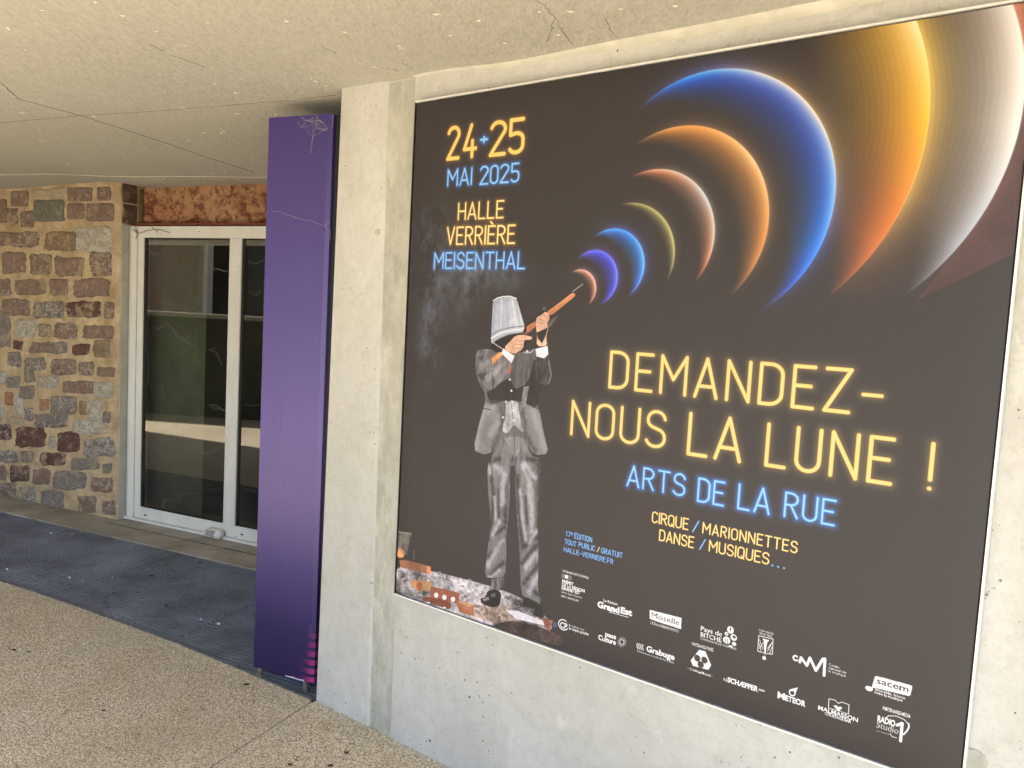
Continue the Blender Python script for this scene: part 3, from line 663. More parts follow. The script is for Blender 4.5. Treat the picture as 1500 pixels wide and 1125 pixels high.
neon('TOUT', (827, 796.8), (843.5, 800.5), (827.5, 790), rr=.06, **SB); neon('PUBLIC', (847.5, 801.5), (871, 807), (848, 794.5), rr=.06, **SB); neon('/', (874.5, 808), (877.5, 809), (875, 801.5), rr=.07, **SG); neon('GRATUIT', (880.5, 810), (911, 817.5), (881.5, 803), rr=.06, **SB)
neon('HALLE-VERRIERE.FR', (825.8, 808), (897.5, 826), (826.3, 801.5), rr=.06, **SB)

# small print with the built-in font, rasterised triangle by triangle
FONT_CAP = .70
def rast(text, bl, br, h, col=(236, 236, 240), bold=.0, shear=0., cap=FONT_CAP):
    cu = bpy.data.curves.new('tmp', 'FONT'); cu.body = text; cu.offset = bold; cu.resolution_u = 3; ob = bpy.data.objects.new('tmp', cu); C.objects.link(ob)
    me = ob.to_mesh(); me.calc_loop_triangles(); V = np.array([v.co[:2] for v in me.vertices]); Tt = [tuple(t.vertices) for t in me.loop_triangles]
    ob.to_mesh_clear(); bpy.data.objects.remove(ob); bpy.data.curves.remove(cu)
    if not len(V): return
    x0, yb = P2(*bl); x1, yb2 = P2(*br); yb = (yb+yb2)/2
    hh = abs(P2(bl[0], bl[1]-h)[1]-P2(*bl)[1])
    mn, mx_ = V[:, 0].min(), V[:, 0].max()
    Q = np.stack([x0+(V[:, 0]-mn)/(mx_-mn)*(x1-x0)+V[:, 1]*shear*hh, yb+V[:, 1]/cap*hh], 1); col = c255(col)
    for t in Tt:
        a, b, c = Q[list(t)]; ax0 = int(max(0, min(a[0], b[0], c[0])-1)); ax1 = int(min(PW-1, max(a[0], b[0], c[0])+1)); ay0 = int(max(0, min(a[1], b[1], c[1])-1)); ay1 = int(min(PH-1, max(a[1], b[1], c[1])+1))
        if ax1 <= ax0 or ay1 <= ay0: continue
        Y, X = np.mgrid[ay0:ay1+1, ax0:ax1+1]
        den = (b[1]-c[1])*(a[0]-c[0])+(c[0]-b[0])*(a[1]-c[1])
        if abs(den) < 1e-9: continue
        l1 = ((b[1]-c[1])*(X-c[0])+(c[0]-b[0])*(Y-c[1]))/den; l2 = ((c[1]-a[1])*(X-c[0])+(a[0]-c[0])*(Y-c[1]))/den
        k = (l1 >= -.02) & (l2 >= -.02) & (l1+l2 <= 1.02); img[ay0:ay1+1, ax0:ax1+1][k] = col
WH = (238, 238, 242); DK = (60, 54, 54)
def ell(px, py, rx, ry, col, hole=None, a0=0, a1=360, wid=None):
    cx, cy = P2(px, py); ex = abs(P2(px+rx, py)[0]-cx); ey = abs(P2(px, py+ry)[1]-cy)
    pts = [(cx+ex*math.cos(math.radians(a0+(a1-a0)*i/28)), cy+ey*math.sin(math.radians(a0+(a1-a0)*i/28))) for i in range(29)]
    if wid: stroke(pts, wid, col)
    else: fillpoly(pts, col, soft=.5)
rast('PARTENAIRES INSTITUTIONNELS', (824, 838), (862, 848), 3.2, bold=.01)
fillpoly([P2(*q) for q in ((823.2, 841), (836.6, 844.4), (836.4, 850), (823, 846.6))], (196, 194, 196), soft=.5, a=.35); ell(829.5, 845, 2.6, 2.6, WH); pstroke([(823.2, 841), (836.6, 844.4), (836.4, 850), (823, 846.6), (823.2, 841)], .6, WH, .7)
rast('PRÉFET', (823, 854), (839.4, 857.6), 4.4, bold=.03); rast('DE LA RÉGION', (822.6, 858.8), (856, 867.8), 4.4, bold=.03); rast('GRAND EST', (822, 863.8), (849.6, 870.8), 4.4, bold=.03)
rast('Liberté  Égalité  Fraternité', (822, 868.6), (851.6, 876.6), 2.8, shear=.15); rast('DRAC GRAND EST', (821.4, 874.6), (848, 881.6), 2.8, bold=.015)
rast('La Région', (883.4, 881.6), (904, 886.8), 4, bold=.02); rast('Grand', (874.6, 890), (907, 897.6), 8.6, bold=.045); rast('Est', (908.6, 898), (925.4, 902.2), 8.8, bold=.045); pstroke([(892, 896.5), (920, 904.4)], 1.1, WH)
fillpoly([P2(*q) for q in ((951.4, 893.4), (998.2, 905.4), (997.2, 921.6), (984, 917.5), (968, 912.5), (951.4, 906.5))], WH); rast('Moselle', (954, 905.4), (994.6, 915.6), 8.2, DK, .0)
pstroke([(953, 909.5), (952.6, 913.6), (993, 926.4), (994.2, 923)], .7, WH, .8); rast("L'Eurodépartement", (955, 914.4), (992.4, 924.6), 3.6, bold=.0)
rast('Pays de', (1026, 924.6), (1057, 931.6), 6.6, bold=.01); rast('BITCHE', (1025.6, 932.8), (1056.4, 940.6), 6.6, bold=.01); rast('COMMUNAUTÉ DE COMMUNES', (1025.4, 937), (1078, 952.2), 2.9)
for q in ((1069.6, 923, 5, 5.4), (1064, 938, 5.4, 5.4), (1074.4, 934, 4.8, 4.8), (1063.8, 928.6, 2.8, 2.8), (1075, 943.4, 3.2, 3)): ell(*q, WH)
ell(1069.6, 922, 1, 3, DK); ell(1075, 933.4, 2.4, 2.2, DK); pstroke([(1062.4, 935), (1062.2, 942)], 1, DK); pstroke([(1065.6, 936), (1065.4, 943)], 1, DK); ell(1064, 928.6, 1, 1, DK); ell(1070, 947, 3.4, 1.4, WH)
rast('COMMUNE DE', (1111, 925), (1132.6, 930), 3.2); rast('MEISENTHAL', (1112.4, 929.4), (1131, 934.2), 3)
pstroke([(1111, 931.5), (1132, 936.2), (1131, 958.6), (1123, 957.4), (1109.6, 954), (1111, 931.5)], 1.2, WH); fillpoly([P2(*q) for q in ((1116.5, 935.5), (1127, 938), (1123.6, 941), (1122, 949), (1120.4, 962), (1118.6, 949), (1118.8, 940))], WH)
for q in ([(1112, 937), (1117, 951)], [(1130.6, 941), (1124, 954)], [(1111.5, 943), (1114.5, 953.5)], [(1130.4, 948), (1127, 957)], [(1112, 950), (1119, 940)], [(1124, 950), (1130, 942)]): pstroke(q, 1, WH)
ell(1119, 964, 2.8, 2.8, WH)
ell(1165, 964.2, 3.4, 3.4, WH, a0=50, a1=320, wid=2.6); pstroke([(1171, 970), (1173, 963.4), (1181.4, 975), (1186, 963.8), (1194.6, 982.4), (1205, 965.4), (1208, 965.4), (1206.6, 989.6)], 4.2, WH)
rast('Centre', (1213.6, 975.4), (1229, 979.4), 3.8); rast('national de', (1213.4, 980.4), (1239, 986.8), 3.8); rast('la musique', (1213, 985), (1238.6, 991.4), 3.8)
fillpoly([P2(*q) for q in ((1281, 991.4), (1283, 990.2), (1334, 1004), (1336, 1006), (1333, 1018.6), (1330.4, 1019.6), (1279, 1007.2), (1277, 1010), (1275.2, 1010), (1277.6, 1003))], WH); ell(1272.4, 1008.8, 5.8, 3.6, WH)
rast('sacem', (1283.4, 1002), (1330, 1013.6), 9.4, DK, .012); rast('Ensemble, faisons', (1281, 1012.4), (1325.4, 1023.6), 4, bold=.015); rast('vivre la musique', (1280, 1016.4), (1321.6, 1027.4), 4, bold=.015)
ell(825, 915.4, 7.2, 7.4, WH, a0=60, a1=330, wid=2.0); rast('CP', (820, 919.6), (830.6, 921.4), 8.4, bold=.02); rast('la culture avec', (833.4, 918), (855.6, 923.4), 3.2); rast('la copie privée', (833, 922.6), (862, 930.4), 4, bold=.02)
rast('pass', (886, 932.4), (902, 936), 6.8, bold=.03); rast('Culture', (876, 937.8), (901.6, 943.6), 7.2, bold=.03)
for k in range(16):
    a = k*math.pi/8; pstroke([(910.6+3*math.cos(a), 940.6+3.4*math.sin(a)), (910.6+6.6*math.cos(a), 940.6+7.4*math.sin(a))], .8, WH, .85)
ell(910.6, 940.6, 3.2, 3.4, WH, wid=.9)
for k in range(4): pstroke([(933.4+k*2.7, 942.4+k*.7), (932.6+k*2.7, 946.4+k*.7), (934.2+k*2.7, 950.6+k*.7)], 1.5, WH)
rast('Grabuge', (946.4, 955), (987.6, 965.8), 8.2, bold=.03); rast('Scène de musiques actuelles du Pays de Bitche', (933, 955), (987, 972), 2.6)
rast('PARTENAIRES PRIVÉS', (1013, 944.8), (1044.4, 954.6), 4.2, bold=.012)
fillpoly([P2(*q) for q in ((1024, 951.8), (1033, 954.4), (1041.4, 974.6), (1037.4, 981.4), (1014.6, 975.4), (1011.4, 967.4))], WH)
for q in ((1021, 964.2, 4.7, 5), (1031.6, 967, 4.7, 5), (1026, 973.6, 4.7, 5)): ell(*q, DK)
rast('...', (1006.6, 979), (1009, 980), 4); rast('Crédit    Mutuel', (1010, 982), (1040, 991), 3.8, bold=.01); ell(1024.6, 985.4, 1.8, 1.6, WH); rast('...', (1041, 991), (1044, 992), 4)
rast('SCHÆFFER', (1065, 999.4), (1110, 1012.8), 7, bold=.045); pstroke([(1060.4, 993.6), (1060, 996.6)], 1.4, WH); pstroke([(1063.6, 994.6), (1063.2, 998.4)], 1.4, WH); pstroke([(1112, 1010.4), (1118.6, 1012.2)], 3.4, (200, 198, 198), .85)
rast('M', (1138, 1022.6), (1149, 1025.2), 9.6, bold=.03); rast('ETEOR', (1149.6, 1026), (1179.4, 1035.4), 8, bold=.04)
ell(1160, 1014.8, 4.2, 4.4, WH, wid=2.0); fillpoly([P2(*q) for q in ((1155.8, 1012.6), (1160, 1009), (1168.6, 1007), (1166.4, 1012), (1164.4, 1017), (1163, 1012.4))], WH)
pstroke([(1213.8, 1023.8), (1222.6, 1025.6), (1227.6, 1030.4), (1233, 1028.6), (1243.2, 1032.4), (1242.4, 1046), (1213, 1037), (1213.8, 1023.8)], 1.1, WH); fillpoly([P2(*q) for q in ((1220, 1033.4), (1225, 1033.4), (1227.6, 1036), (1230, 1035), (1233.8, 1037), (1228, 1042.6))], WH)
fillpoly([P2(*q) for q in ((1212, 1037), (1244, 1047), (1244, 1050), (1212, 1040))], (56, 50, 49)); rast('MALMASSON', (1198, 1040), (1256, 1057.4), 6.2, bold=.02); rast('COURTAGE BAR', (1207.6, 1047.6), (1246, 1058.6), 4, bold=.025)
rast('PARTENAIRES MÉDIA', (1292.4, 1040), (1333, 1051.6), 5, bold=.02); rast('RADIO', (1284.4, 1057.4), (1310.6, 1063.4), 8.6, bold=.04)
rast('Studio', (1283, 1066), (1315, 1074.6), 9, (214, 212, 214), -.004, .12); pstroke([(1313.6, 1062.4), (1321, 1059.6), (1318.6, 1085.6)], 4.2, WH)
e = [(1297, 1052), (1301, 1048.6), (1312, 1049), (1324, 1054), (1331, 1062), (1330, 1069), (1324, 1076)]; pstroke(e, 1.1, WH); pstroke([(1330.4, 1060), (1331, 1065), (1328, 1070.6), (1323, 1076)], 2.0, WH); pstroke([(1303, 1074), (1306, 1079), (1313, 1081)], 1, WH)
pstroke([(1283, 1070.4), (1289, 1072)], .9, WH, .6); pstroke([(1290.4, 1072.6), (1302, 1076)], .9, WH, .6)

# printed stage floor, bricks and the bucket-headed marksman
def Z7s(pts): return [P2(660+x/4.018, 400+y/4.018) for x, y in pts]
def Z8s(pts): return [P2(570+x/3.75, 640+y/3.75) for x, y in pts]
def chaik(P, closed=True):
    if len(P) < 4: return P
    out = []
    for a, b_ in zip(P, P[1:]+P[:1]): out += [a*.8+b_*.2, a*.2+b_*.8]
    return out
def Z7(pts): return chaik([P2(660+x/4.018, 400+y/4.018) for x, y in pts]) if len(pts) > 5 else [P2(660+x/4.018, 400+y/4.018) for x, y in pts]
def Z8(pts): return chaik([P2(570+x/3.75, 640+y/3.75) for x, y in pts]) if len(pts) > 5 else [P2(570+x/3.75, 640+y/3.75) for x, y in pts]
fp = fillpoly
fp(Z8([(30, 700), (250, 740), (560, 820), (720, 880), (860, 985), (900, 1040), (870, 1080), (760, 1095), (560, 1040), (25, 870)]), (158, 152, 158), .55)
fp(Z8([(460, 920), (640, 930), (690, 1010), (640, 1050), (470, 990)]), (150, 132, 122), .6); fp(Z8([(560, 1035), (690, 1005), (880, 1060), (960, 1110), (940, 1150), (820, 1125), (600, 1050)]), (74, 60, 60), .5)
for i in range(150):
    x = rnd.uniform(30, 820); y = 700+.30*(x-30)+rnd.uniform(8, 150); r = rnd.uniform(2, 10)
    if y > 872+.36*(x-30): continue
    c = rnd.choice(((215, 212, 220), (110, 100, 100), (190, 180, 178), (85, 72, 70), (150, 110, 90)))
    fp(Z8([(x+r*rnd.uniform(.6, 2.2)*math.cos(a), y+r*.45*math.sin(a)) for a in (0, 1.2, 2.4, 3.6, 4.8)]), c, a=.75)
fp(Z8([(42, 520), (122, 530), (95, 650), (38, 640)]), (120, 112, 108), .3, a=.75); stroke(Z8s([(42, 522), (122, 532)]), 1.6, (170, 165, 162)); stroke(Z8s([(62, 545), (55, 630)]), 2.5, (170, 162, 158), .6)
fp(Z8([(40, 625), (62, 610), (84, 632), (80, 662), (50, 668), (38, 650)]), (206, 140, 96), .3); stroke(Z8s([(137, 622), (136, 672)]), 1.2, (170, 168, 170), .8)
fp(Z8([(52, 678), (90, 676), (228, 712), (228, 756), (60, 716)]), (150, 98, 76), .15); fp(Z8([(205, 712), (228, 712), (228, 756), (205, 750)]), (206, 134, 92), .2)
fp(Z8([(112, 782), (165, 790), (240, 796), (236, 850), (150, 842), (114, 815)]), (190, 142, 104), .15); fp(Z8([(150, 800), (180, 795), (178, 846), (150, 842)]), (176, 104, 62), .2)
fp(Z8([(178, 884), (225, 878), (338, 905), (334, 952), (260, 930), (180, 900)]), (122, 70, 56), .15); fp(Z8([(228, 822), (300, 836), (386, 858), (382, 918), (225, 882)]), (148, 88, 68), .15)
for x, y in ((258, 870), (303, 882), (350, 893)): fp(Z8([(x+13*math.cos(a*.63), y+15*math.sin(a*.63)) for a in range(10)]), (226, 222, 226))
for x, y in ((212, 912), (300, 940)): fp(Z8([(x+9*math.cos(a*.63), y+6*math.sin(a*.63)) for a in range(10)]), (220, 216, 220))
fp(Z8([(370, 908), (466, 928), (460, 988), (380, 962)]), (156, 100, 76), .15); fp(Z8([(372, 900), (420, 905), (468, 925), (430, 935)]), (186, 140, 106), .1)
fp(Z8([(640, 952), (700, 955), (862, 1015), (850, 1036), (700, 1002)]), (228, 224, 234), .1); fp(Z8([(835, 990), (900, 1010), (880, 1070), (855, 1040)]), (150, 96, 80), .3); fp(Z8([(905, 1015), (925, 1025), (915, 1050), (900, 1045)]), (80, 90, 130), .4)
for cx, cy, r in ((275, 765, 14), (440, 808, 15), (378, 815, 12)): stroke(Z8s([(cx+r*math.cos(a*.5), cy+r*1.7*math.sin(a*.5)) for a in range(13)]), 1.3, (205, 208, 218), .85)
stroke(Z8s([(285, 785), (375, 812)]), 1.6, (210, 212, 220), .7)
FIG = np.zeros((PH, PW), bool)
def ZF(pts): return [P2(571+x/2.075, 410+y/2.075) for x, y in pts]
def air(pts, r, col, a=.6):
    P = np.array(ZF(pts)); r = r*2.35; w = win(P[:, 0].min()-r*3, P[:, 0].max()+r*3, P[:, 1].min()-r*3, P[:, 1].max()+r*3); sl, X, Y = w
    D = segdist(X, Y, [list(P)]) + (NZ3[sl]-.5)*r*.9
    blend(sl, np.exp(-(np.maximum(D, 0)/r)**2)*a*FIG[sl], c255(col))
def figmask(pts):
    P = np.array(pts); sl, X, Y = win(P[:, 0].min()-2, P[:, 0].max()+2, P[:, 1].min()-2, P[:, 1].max()+2); ins = np.zeros(X.shape, bool)
    for (x0, y0), (x1, y1) in zip(P, np.roll(P, -1, 0)):
        if y0 != y1: ins ^= ((Y > min(y0, y1)) & (Y <= max(y0, y1))) & (X < x0 + (Y-y0)*(x1-x0)/(y1-y0))
    FIG[sl] |= ins
TR = (112, 110, 116)
fp(Z7([(300, 925), (340, 940), (372, 895), (430, 945), (470, 1060), (510, 1135), (230, 1135), (250, 1050)]), (100, 98, 104), 0, .12)
fp(Z8([(600, -5), (690, 100), (662, 180), (664, 300), (652, 480), (640, 560), (644, 640), (636, 770), (580, 777), (524, 770), (536, 650), (552, 520), (556, 430), (543, 300), (538, 155), (575, 110)]), TR, 0, .12)
figmask(Z8([(600, -5), (690, 100), (662, 180), (664, 300), (652, 480), (640, 560), (644, 640), (636, 770), (580, 777), (524, 770), (536, 650), (552, 520), (556, 430), (543, 300), (538, 155), (575, 110)])); figmask(Z8([(690, 100), (740, -5), (770, 100), (832, 122), (830, 260), (812, 450), (822, 650), (815, 850), (838, 882), (826, 925), (770, 900), (722, 862), (716, 620), (700, 430), (690, 250)]))
fp(Z8([(690, 100), (740, -5), (770, 100), (832, 122), (830, 260), (812, 450), (822, 650), (815, 850), (838, 882), (826, 925), (770, 900), (722, 862), (716, 620), (700, 430), (690, 250)]), TR, 0, .17)
fp(Z8([(625, 0), (740, 0), (722, 70), (700, 104), (684, 104), (660, 60)]), (128, 126, 133), 0, .12); stroke(Z8s([(688, 0), (690, 98)]), 1.2, (60, 58, 62))
for q in ([(600, 20), (606, 230), (600, 420)], [(800, 300), (806, 440), (800, 640)]): stroke(Z8(q), 1.3, (84, 82, 88), .8)
HL, SH = (186, 184, 194), (40, 38, 42)
for q, w_ in (([(308, 600), (316, 660), (308, 740), (298, 790)], 4), ([(352, 620), (350, 740)], 5), ([(322, 772), (348, 752)], 4), ([(298, 842), (342, 800)], 4), ([(306, 897), (345, 858)], 4), ([(378, 545), (368, 610)], 6), ([(386, 600), (392, 700), (402, 800)], 5), ([(458, 560), (454, 680), (448, 780)], 7), ([(405, 812), (447, 780)], 4), ([(402, 862), (446, 806)], 4), ([(408, 922), (450, 866)], 4), ([(428, 940), (458, 962)], 4), ([(330, 640), (330, 720)], 3), ([(300, 560), (330, 545)], 5), ([(420, 545), (455, 550)], 5), ([(412, 660), (418, 740)], 3)): air(q, w_, SH, .75)
for q, w_ in (([(320, 566), (346, 590), (342, 680)], 7), ([(312, 775), (332, 735)], 4), ([(298, 870), (322, 822), (344, 792)], 5), ([(300, 908), (332, 884)], 4), ([(404, 566), (424, 620), (430, 700), (434, 765)], 6), ([(396, 640), (404, 740), (414, 790)], 4), ([(424, 800), (446, 764)], 4), ([(412, 872), (444, 834)], 5), ([(424, 948), (448, 900)], 5), ([(366, 480), (378, 520)], 6), ([(304, 590), (300, 560)], 3), ([(318, 660), (322, 730)], 3), ([(410, 560), (440, 600)], 5)): air(q, w_, HL, .7)
fp(Z8([(562, 782), (634, 772), (624, 822), (596, 850), (556, 838)]), (104, 102, 108), 0, .3)
fp(Z8([(540, 846), (580, 836), (617, 856), (606, 932), (560, 938), (506, 914), (500, 888), (530, 880)]), (26, 24, 28)); fp(Z8([(510, 890), (545, 878), (550, 895), (520, 904)]), (150, 148, 156), a=.8); fp(Z8([(560, 862), (585, 858), (580, 880), (560, 880)]), (120, 118, 128), a=.7)
fp(Z8([(738, 872), (830, 918), (850, 985), (846, 996), (800, 985), (730, 930)]), (34, 30, 33)); fp(Z8([(722, 930), (800, 945), (790, 975), (725, 960)]), (150, 148, 158), .5, a=.8)
JK = (92, 89, 94)
fp(Z7([(150, 462), (180, 450), (240, 448), (262, 470), (372, 480), (470, 450), (560, 466), (600, 600), (578, 662), (530, 680), (500, 750), (520, 800), (545, 930), (578, 1066), (490, 1072), (440, 990), (400, 930), (372, 890), (340, 945), (308, 930), (250, 1050), (200, 1072), (130, 1042), (180, 840), (210, 720), (160, 640), (145, 560)]), JK, .10, .08)
fp(Z7([(180, 840), (215, 740), (300, 760), (318, 850), (300, 940), (245, 1052), (200, 1070), (130, 1042)]), (118, 115, 121), .10, .05); fp(Z7([(400, 780), (440, 770), (520, 800), (545, 930), (578, 1066), (490, 1072), (440, 985), (412, 900)]), (116, 113, 119), .10, .05)
fp(Z7([(205, 700), (245, 690), (300, 640), (380, 600), (460, 560), (500, 500), (598, 600), (575, 662), (530, 680), (505, 800), (440, 768), (380, 752), (300, 752), (240, 782)]), (42, 39, 42), .2, .1)
fp(Z7([(372, 480), (470, 470), (490, 500), (455, 650), (375, 690), (345, 600)]), (84, 81, 86), .08, .2); fp(Z7([(430, 670), (462, 665), (440, 780), (415, 765)]), (118, 116, 120), .2, .2)
fp(Z7([(325, 762), (398, 750), (412, 860), (430, 948), (372, 890), (335, 948), (300, 932), (322, 840)]), (152, 150, 158), .2, .15)
figmask(Z7([(180, 840), (215, 740), (300, 760), (318, 850), (300, 940), (245, 1052), (200, 1070), (130, 1042)])); figmask(Z7([(400, 780), (440, 770), (520, 800), (545, 930), (578, 1066), (490, 1072), (440, 985), (412, 900)]))
for q, w_ in (([(292, 372), (272, 450), (262, 512)], 7), ([(305, 470), (326, 440)], 8), ([(436, 400), (456, 460), (472, 515)], 8), ([(300, 400), (318, 380)], 6)): air(q, w_, (168, 165, 174), .55)
for q, w_ in (([(338, 380), (342, 440), (312, 520)], 5), ([(404, 400), (414, 470), (440, 522)], 5), ([(296, 370), (330, 372)], 5)): air(q, w_, (60, 58, 62), .6)
stroke(Z7s([(352, 600), (355, 760), (372, 890)]), 1.2, (50, 48, 50)); stroke(Z7s([(185, 796), (235, 806)]), 2.2, (64, 62, 66)); stroke(Z7s([(480, 790), (520, 800)]), 1.6, (60, 58, 62)); stroke(Z7s([(398, 760), (415, 880), (440, 985)]), 1.2, (70, 68, 72)); stroke(Z7s([(320, 770), (300, 930)]), 1.2, (70, 68, 72))
for x, y in ((348, 628), (357, 694), (361, 757), (367, 812), (372, 870), (308, 850), (326, 760), (450, 462)): fp(Z7([(x+7*math.cos(a), y+8*math.sin(a)) for a in (0, 1, 2, 3, 4, 5)]), (206, 204, 212))
fp(Z7([(150, 470), (180, 450), (238, 449), (248, 545), (305, 482), (366, 532), (300, 640), (240, 690), (195, 665), (152, 610), (145, 540)]), (106, 103, 109), .08, .2)
for q in ([(165, 540), (225, 505), (235, 530), (170, 580)], [(200, 610), (290, 560), (280, 590), (215, 650)], [(250, 560), (330, 515), (320, 540), (262, 600)]): fp(Z7(q), (146, 144, 151), 0, .12, a=.5)
for q in ([(150, 600), (215, 580), (190, 640)], [(240, 590), (262, 640), (245, 690)], [(160, 500), (200, 480), (180, 520)]): fp(Z7(q), (52, 50, 54), a=.7)
WD = (168, 110, 80)
fp(Z7([(240, 498), (300, 456), (312, 478), (246, 542)]), (202, 146, 102), .25); fp(Z7([(362, 540), (348, 598), (334, 590), (345, 560)]), (176, 92, 74), .2)
fp(Z7([(498, 490), (550, 505), (576, 478), (598, 600), (572, 668), (500, 640)]), (64, 61, 65), .2, .3); stroke(Z7s([(575, 520), (592, 600), (575, 650)]), 2.4, (124, 122, 128), .8)
fp(Z7([(240, 420), (290, 385), (385, 362), (425, 352), (450, 440), (372, 482), (300, 470), (235, 450)]), (34, 31, 33))
fp(Z7([(248, 168), (275, 148), (310, 139), (350, 137), (388, 152), (412, 235), (437, 322), (425, 350), (345, 362), (290, 385), (240, 415), (238, 380), (244, 260)]), (152, 160, 182), .10, grad=(184, 190, 206))
for x0, x1, c in ((262, 250, (140, 142, 156)), (300, 296, (206, 208, 218)), (330, 340, (150, 152, 166)), (362, 388, (214, 216, 226)), (380, 412, (146, 148, 162))): stroke(Z7s([(x0, 160), (x1, 330)]), 4.5, c, .5)
stroke(Z7s([(240, 362), (290, 336), (350, 322), (430, 314)]), 2.2, (116, 118, 132)); stroke(Z7s([(239, 385), (290, 356), (350, 340), (434, 330)]), 3, (212, 214, 224)); stroke(Z7s([(240, 414), (290, 384), (345, 361), (428, 350)]), 1.8, (120, 122, 134)); stroke(Z7s([(250, 165), (275, 148), (310, 139), (350, 138), (388, 152)]), 1.8, (222, 224, 232))
stroke(Z7s([(240, 405), (302, 447)]), 1.3, (220, 220, 224))
stroke(Z7s([(440, 312), (500, 262), (560, 212)]), 3.6, (34, 32, 36)); fp(Z7([(424, 338), (450, 312), (500, 284), (516, 300), (470, 345), (440, 362), (425, 358)]), WD, .3); fp(Z7([(430, 330), (448, 318), (444, 350), (428, 360)]), (30, 28, 32))
fp(Z7([(560, 232), (640, 176), (712, 118), (732, 122), (730, 140), (660, 196), (588, 254)]), WD, .2, grad=(206, 138, 98)); stroke(Z7s([(575, 232), (716, 124)]), 1.6, (222, 160, 120), .8); stroke(Z7s([(716, 112), (778, 66)]), 1.8, (150, 148, 152)); ell(797, 452.6, 2, 1.6, (150, 150, 156), wid=1)
fp(Z7([(632, 252), (600, 300), (575, 330), (570, 300), (600, 270)]), (92, 84, 80), .3)
fp(Z7([(505, 262), (530, 250), (548, 236), (556, 228), (578, 240), (582, 276), (566, 296), (575, 330), (562, 372), (568, 432), (506, 432), (508, 360), (500, 310)]), (204, 164, 144), .18); fp(Z7([(506, 352), (572, 322), (560, 366), (538, 416), (512, 384)]), (44, 38, 40)); 
for q in ([(512, 270), (550, 280)], [(520, 292), (556, 300)], [(545, 245), (570, 268)]): stroke(Z7(q), 1.3, (150, 98, 78), .8)
fp(Z7([(498, 448), (570, 430), (574, 480), (550, 503), (505, 492)]), (218, 216, 228), .12)
fp(Z7([(312, 442), (350, 402), (384, 368), (430, 364), (482, 378), (476, 394), (432, 394), (428, 446), (378, 478), (345, 468)]), (206, 165, 144), .2)
for q in ([(384, 398), (426, 402)], [(380, 420), (426, 424)], [(376, 442), (418, 446)]): stroke(Z7(q), 1.3, (152, 100, 80), .8)
fp(Z7([(308, 444), (376, 490), (358, 532), (300, 474)]), (220, 218, 230), .12); stroke(Z7s([(430, 470), (470, 470), (490, 450)]), 2.2, (190, 188, 198), .8)

im = bpy.data.images.new('festival_poster_print', PW, PH, alpha=False)
buf = np.ones((PH, PW, 4), np.float32); buf[..., :3] = np.clip(img*.92, 0, 1)
im.pixels.foreach_set(buf.ravel()); im.update(); im.pack()
m = NT('poster_print'); tex = m.n('TexImage'); tex.image = im; tex.extension = 'EXTEND'
uvn = m.n('UVMap'); uvn.uv_map = 'UVMap'; m.set(tex.inputs[0], uvn.outputs[0])
nr = m.bump(m.noise(900, 2), .00015, 1.); nr = m.bump(m.noise(2.5, 3), .006, 1., nr)
M_PRINT = m.done(tex.outputs[0], .5, nr, .42)

po = thing('festival_poster', W1(-1.1, 2.05, ZB), label='large dark framed festival poster with moon crescents and a bucket headed marksman', cat='poster')
bm = nb(); uvl = bm.loops.layers.uv.new('UVMap'); nx, nz = 48, 46; G = []
for i in range(nx+1):
    row = []
    for j in range(nz+1):
        u, v_ = i/nx, j/nz; e_ = min(u, 1-u, v_, 1-v_)
        # cloth pulled over a rim: the edge dips back by a few millimetres with small puckers
        dip = .0045*math.exp(-e_/.006) + .0016*math.exp(-e_/.03)*math.sin((u+v_)*130)*.6
        row.append((bm.verts.new(W1(SL+(SR_-SL)*u, N_POST+dip, ZB+(ZT-ZB)*v_)), u, v_))
    G.append(row)
for i in range(nx):
    for j in range(nz):
        qs = (G[i][j], G[i+1][j], G[i+1][j+1], G[i][j+1]); f = bm.faces.new([q[0] for q in qs])
        for lp, q in zip(f.loops, qs): lp[uvl].uv = (q[1], q[2])
canvas = build('canvas', bm, M_PRINT, po, smooth=True)
M_FR = plain('silver_frame_profile', (.72, .71, .68), .35, .5, .2, .08)
fw = .005; a0, a1, b0, b1 = SL-.004, SR_+.004, ZB-.004, ZT+.004
for (x0, x1, z0, z1) in ((a0-fw, a0, b0-fw, b1+fw), (a1, a1+fw, b0-fw, b1+fw), (a0, a1, b1, b1+fw), (a0, a1, b0-fw, b0)):
    bm = nb(); box(bm, W1, x0, x1, N_POST+(.004 if x0 < a0 else .0), N_WALL1-.001, z0, z1); build('frame_profile', bm, M_BLACKP if x0 < a0 else M_FR, po)
bm = nb(); box(bm, W1, a0, a1, N_POST+.012, N_WALL1-.002, b0, b1); build('backing', bm, M_BLACKP, po)
# ------------------------------------------------------------------ stone wall beside the door
TJ = tz(173, 600)[0]
LZ = 2.115
sw = thing('stone_wall', W2(-6, 4.0, 0), label='rubble sandstone wall in ochre lime mortar left of the glass door', cat='wall')
bm = nb(); tt = np.linspace(-9.2, TJ, 190); zz = np.linspace(-.02, 2.46, 110); G = []
for i, t in enumerate(tt):
    row = []
    for j, z in enumerate(zz):
        q = Vector((t*6, z*6, 0)); d = .007*mnoise.noise(q) + .006*mnoise.noise(q*4) + .004*mnoise.noise(q*9)
        te = t
        if i == len(tt)-1: te = t + .006*mnoise.noise(Vector((z*9, 1, 2))) - .002; d = .004+abs(d)
        row.append(bm.verts.new(W2(te, N_STONE + d, z)))
    G.append(row)
for i in range(len(tt)-1):
    for j in range(len(zz)-1): bm.faces.new((G[i][j], G[i+1][j], G[i+1][j+1], G[i][j+1]))
